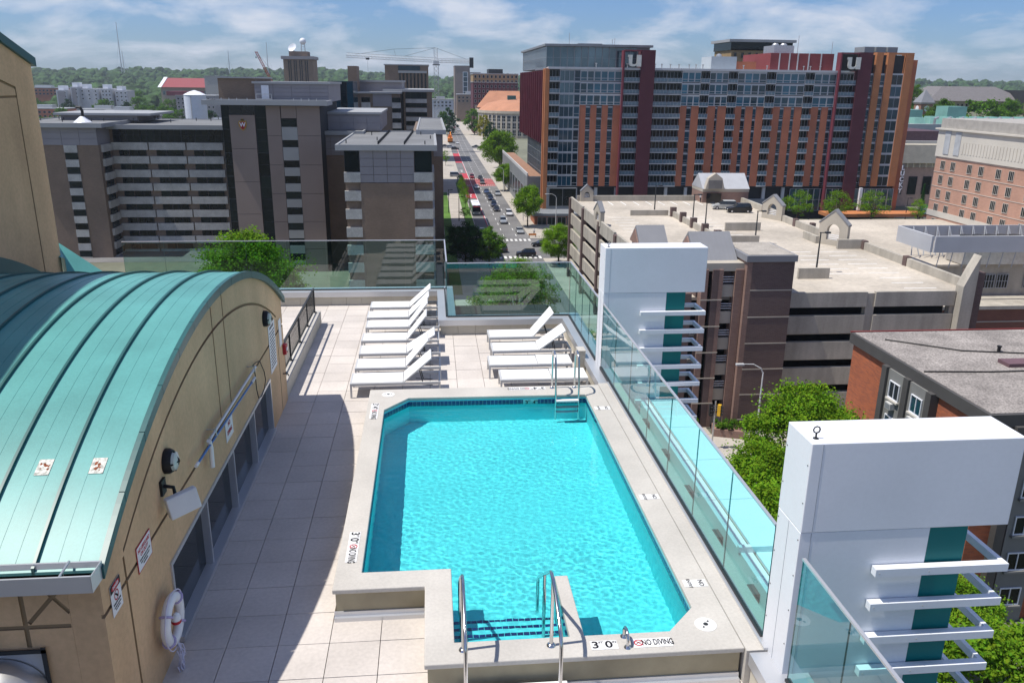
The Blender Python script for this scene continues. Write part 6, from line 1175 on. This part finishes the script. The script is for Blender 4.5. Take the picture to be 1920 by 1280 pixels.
k = 0
LM = ((-112,423,'clump around the white storage tank'),(-245,860,'clump around the red-roofed fieldhouse'),(-335,860,'clump around the white stepped apartments'),(-100,570,'clump below the weather tower'),(-420,870,'clump at the far left edge of the campus'),(-40,860,'clump behind the tower crane'),(70,970,'clump past the far end of the avenue'),(-230,620,'clump among the far left laboratories'),(-170,400,'clump just beyond the hospital roof at left'))
pts = [(-100,400,14),(-128,400,13),(-95,445,15),(-140,470,15),(-165,480,15),(-180,450,14),(-70,420,16),(-88,520,16),(-120,560,17),(-150,600,17),(-185,640,18),(-205,680,19),(-230,720,18),(-260,760,18),(-290,700,16),(-320,700,17),(-300,820,20),(-340,840,18),(-280,850,22),(-250,850,20),(-380,860,20),(-400,900,20),(-360,940,24),(-320,960,26),(-200,830,20),(-170,800,20),(-140,760,20),(-190,960,24),(-230,980,24),(-150,900,22),(-110,880,22),(-70,850,22),(-40,800,20),(-30,900,24),(-420,800,18),(-440,880,20),(-240,560,15),(-210,540,15),(-270,600,15),(-160,380,13),(-185,370,14),(60,1000,20),(90,960,22),(70,900,20),(110,1050,24),(-10,1000,20)]
for k, (x, y, h) in enumerate(pts):
    nm_ = min(LM, key=lambda q: (q[0]-x)**2+((q[1]-y)*.6)**2)[2]
    tree('D' if k % 4 == 1 else 'F', x, y, G0, h, 'leafy green tree in the '+nm_, 'trees in the '+nm_, 'distant_tree', random.uniform(1.0, 1.35))
# far wood on the hills: one mass
random.seed(9); ico = bmesh.new(); bmesh.ops.create_icosphere(ico, subdivisions=2, radius=1); iv = [v.co.copy() for v in ico.verts]; fi = [[v.index for v in f.verts] for f in ico.faces]; ico.free()
V, FC = [], []
def crown(x, y, z, r_):
    b0 = len(V); s = random.uniform(0, 50); ex = random.uniform(.8, 1.25)
    for v in iv:
        d = 1+.42*noise.noise((v.x*1.7+s, v.y*1.7, v.z*1.7))+.2*noise.noise((v.x*4+s, v.y*4, v.z*4)); V.append((x+v.x*r_*d*ex, y+v.y*r_*d, z+v.z*r_*d*.9))
    FC.extend([(b0+a, b0+b_, b0+c) for a, b_, c in fi])
cnt = 0
while cnt < 6000:
    y = 930+1750*random.random()**1.15; x = random.uniform(-.62, .30)*y*1.02 if random.random() < .84 else random.uniform(.4, .75)*y
    if y < 1150 and abs(x-cx_(y)) < 22: continue
    if -372 < x < -210 and y < 905: continue
    r_ = random.choice((random.uniform(3.5, 6), random.uniform(5, 8.5), random.uniform(6, 10.5)))*(1+y/6000); crown(x, y, hill(x, y)+r_*.9, r_); cnt += 1
me = bpy.data.meshes.new('wood'); me.from_pydata(V, [], FC)
lf_far = M('far_leaf', (.036,.076,.02), .95, .65, .06, fine=.45, bump=.9, bscale=1.2); me.materials.append(lf_far)
fw_ = obj('far_wood', me); fw_['kind'] = 'stuff'; fw_['label'] = 'far wooded hills along the horizon'; fw_['category'] = 'wood'

# ================================================================== HAZE
hz = bpy.data.materials.new('haze'); hz.use_nodes = True; N = hz.node_tree.nodes; N.clear(); pv = N.new('ShaderNodeVolumePrincipled'); pv.inputs['Color'].default_value = (.80, .90, 1.0, 1); pv.inputs['Density'].default_value = HAZE; pv.inputs['Anisotropy'].default_value = 0.3
om = N.new('ShaderNodeOutputMaterial'); hz.node_tree.links.new(pv.outputs[0], om.inputs['Volume'])
B(-3450, 3450, -650, 4850, -34, 96).build('haze', hz, kind='stuff')
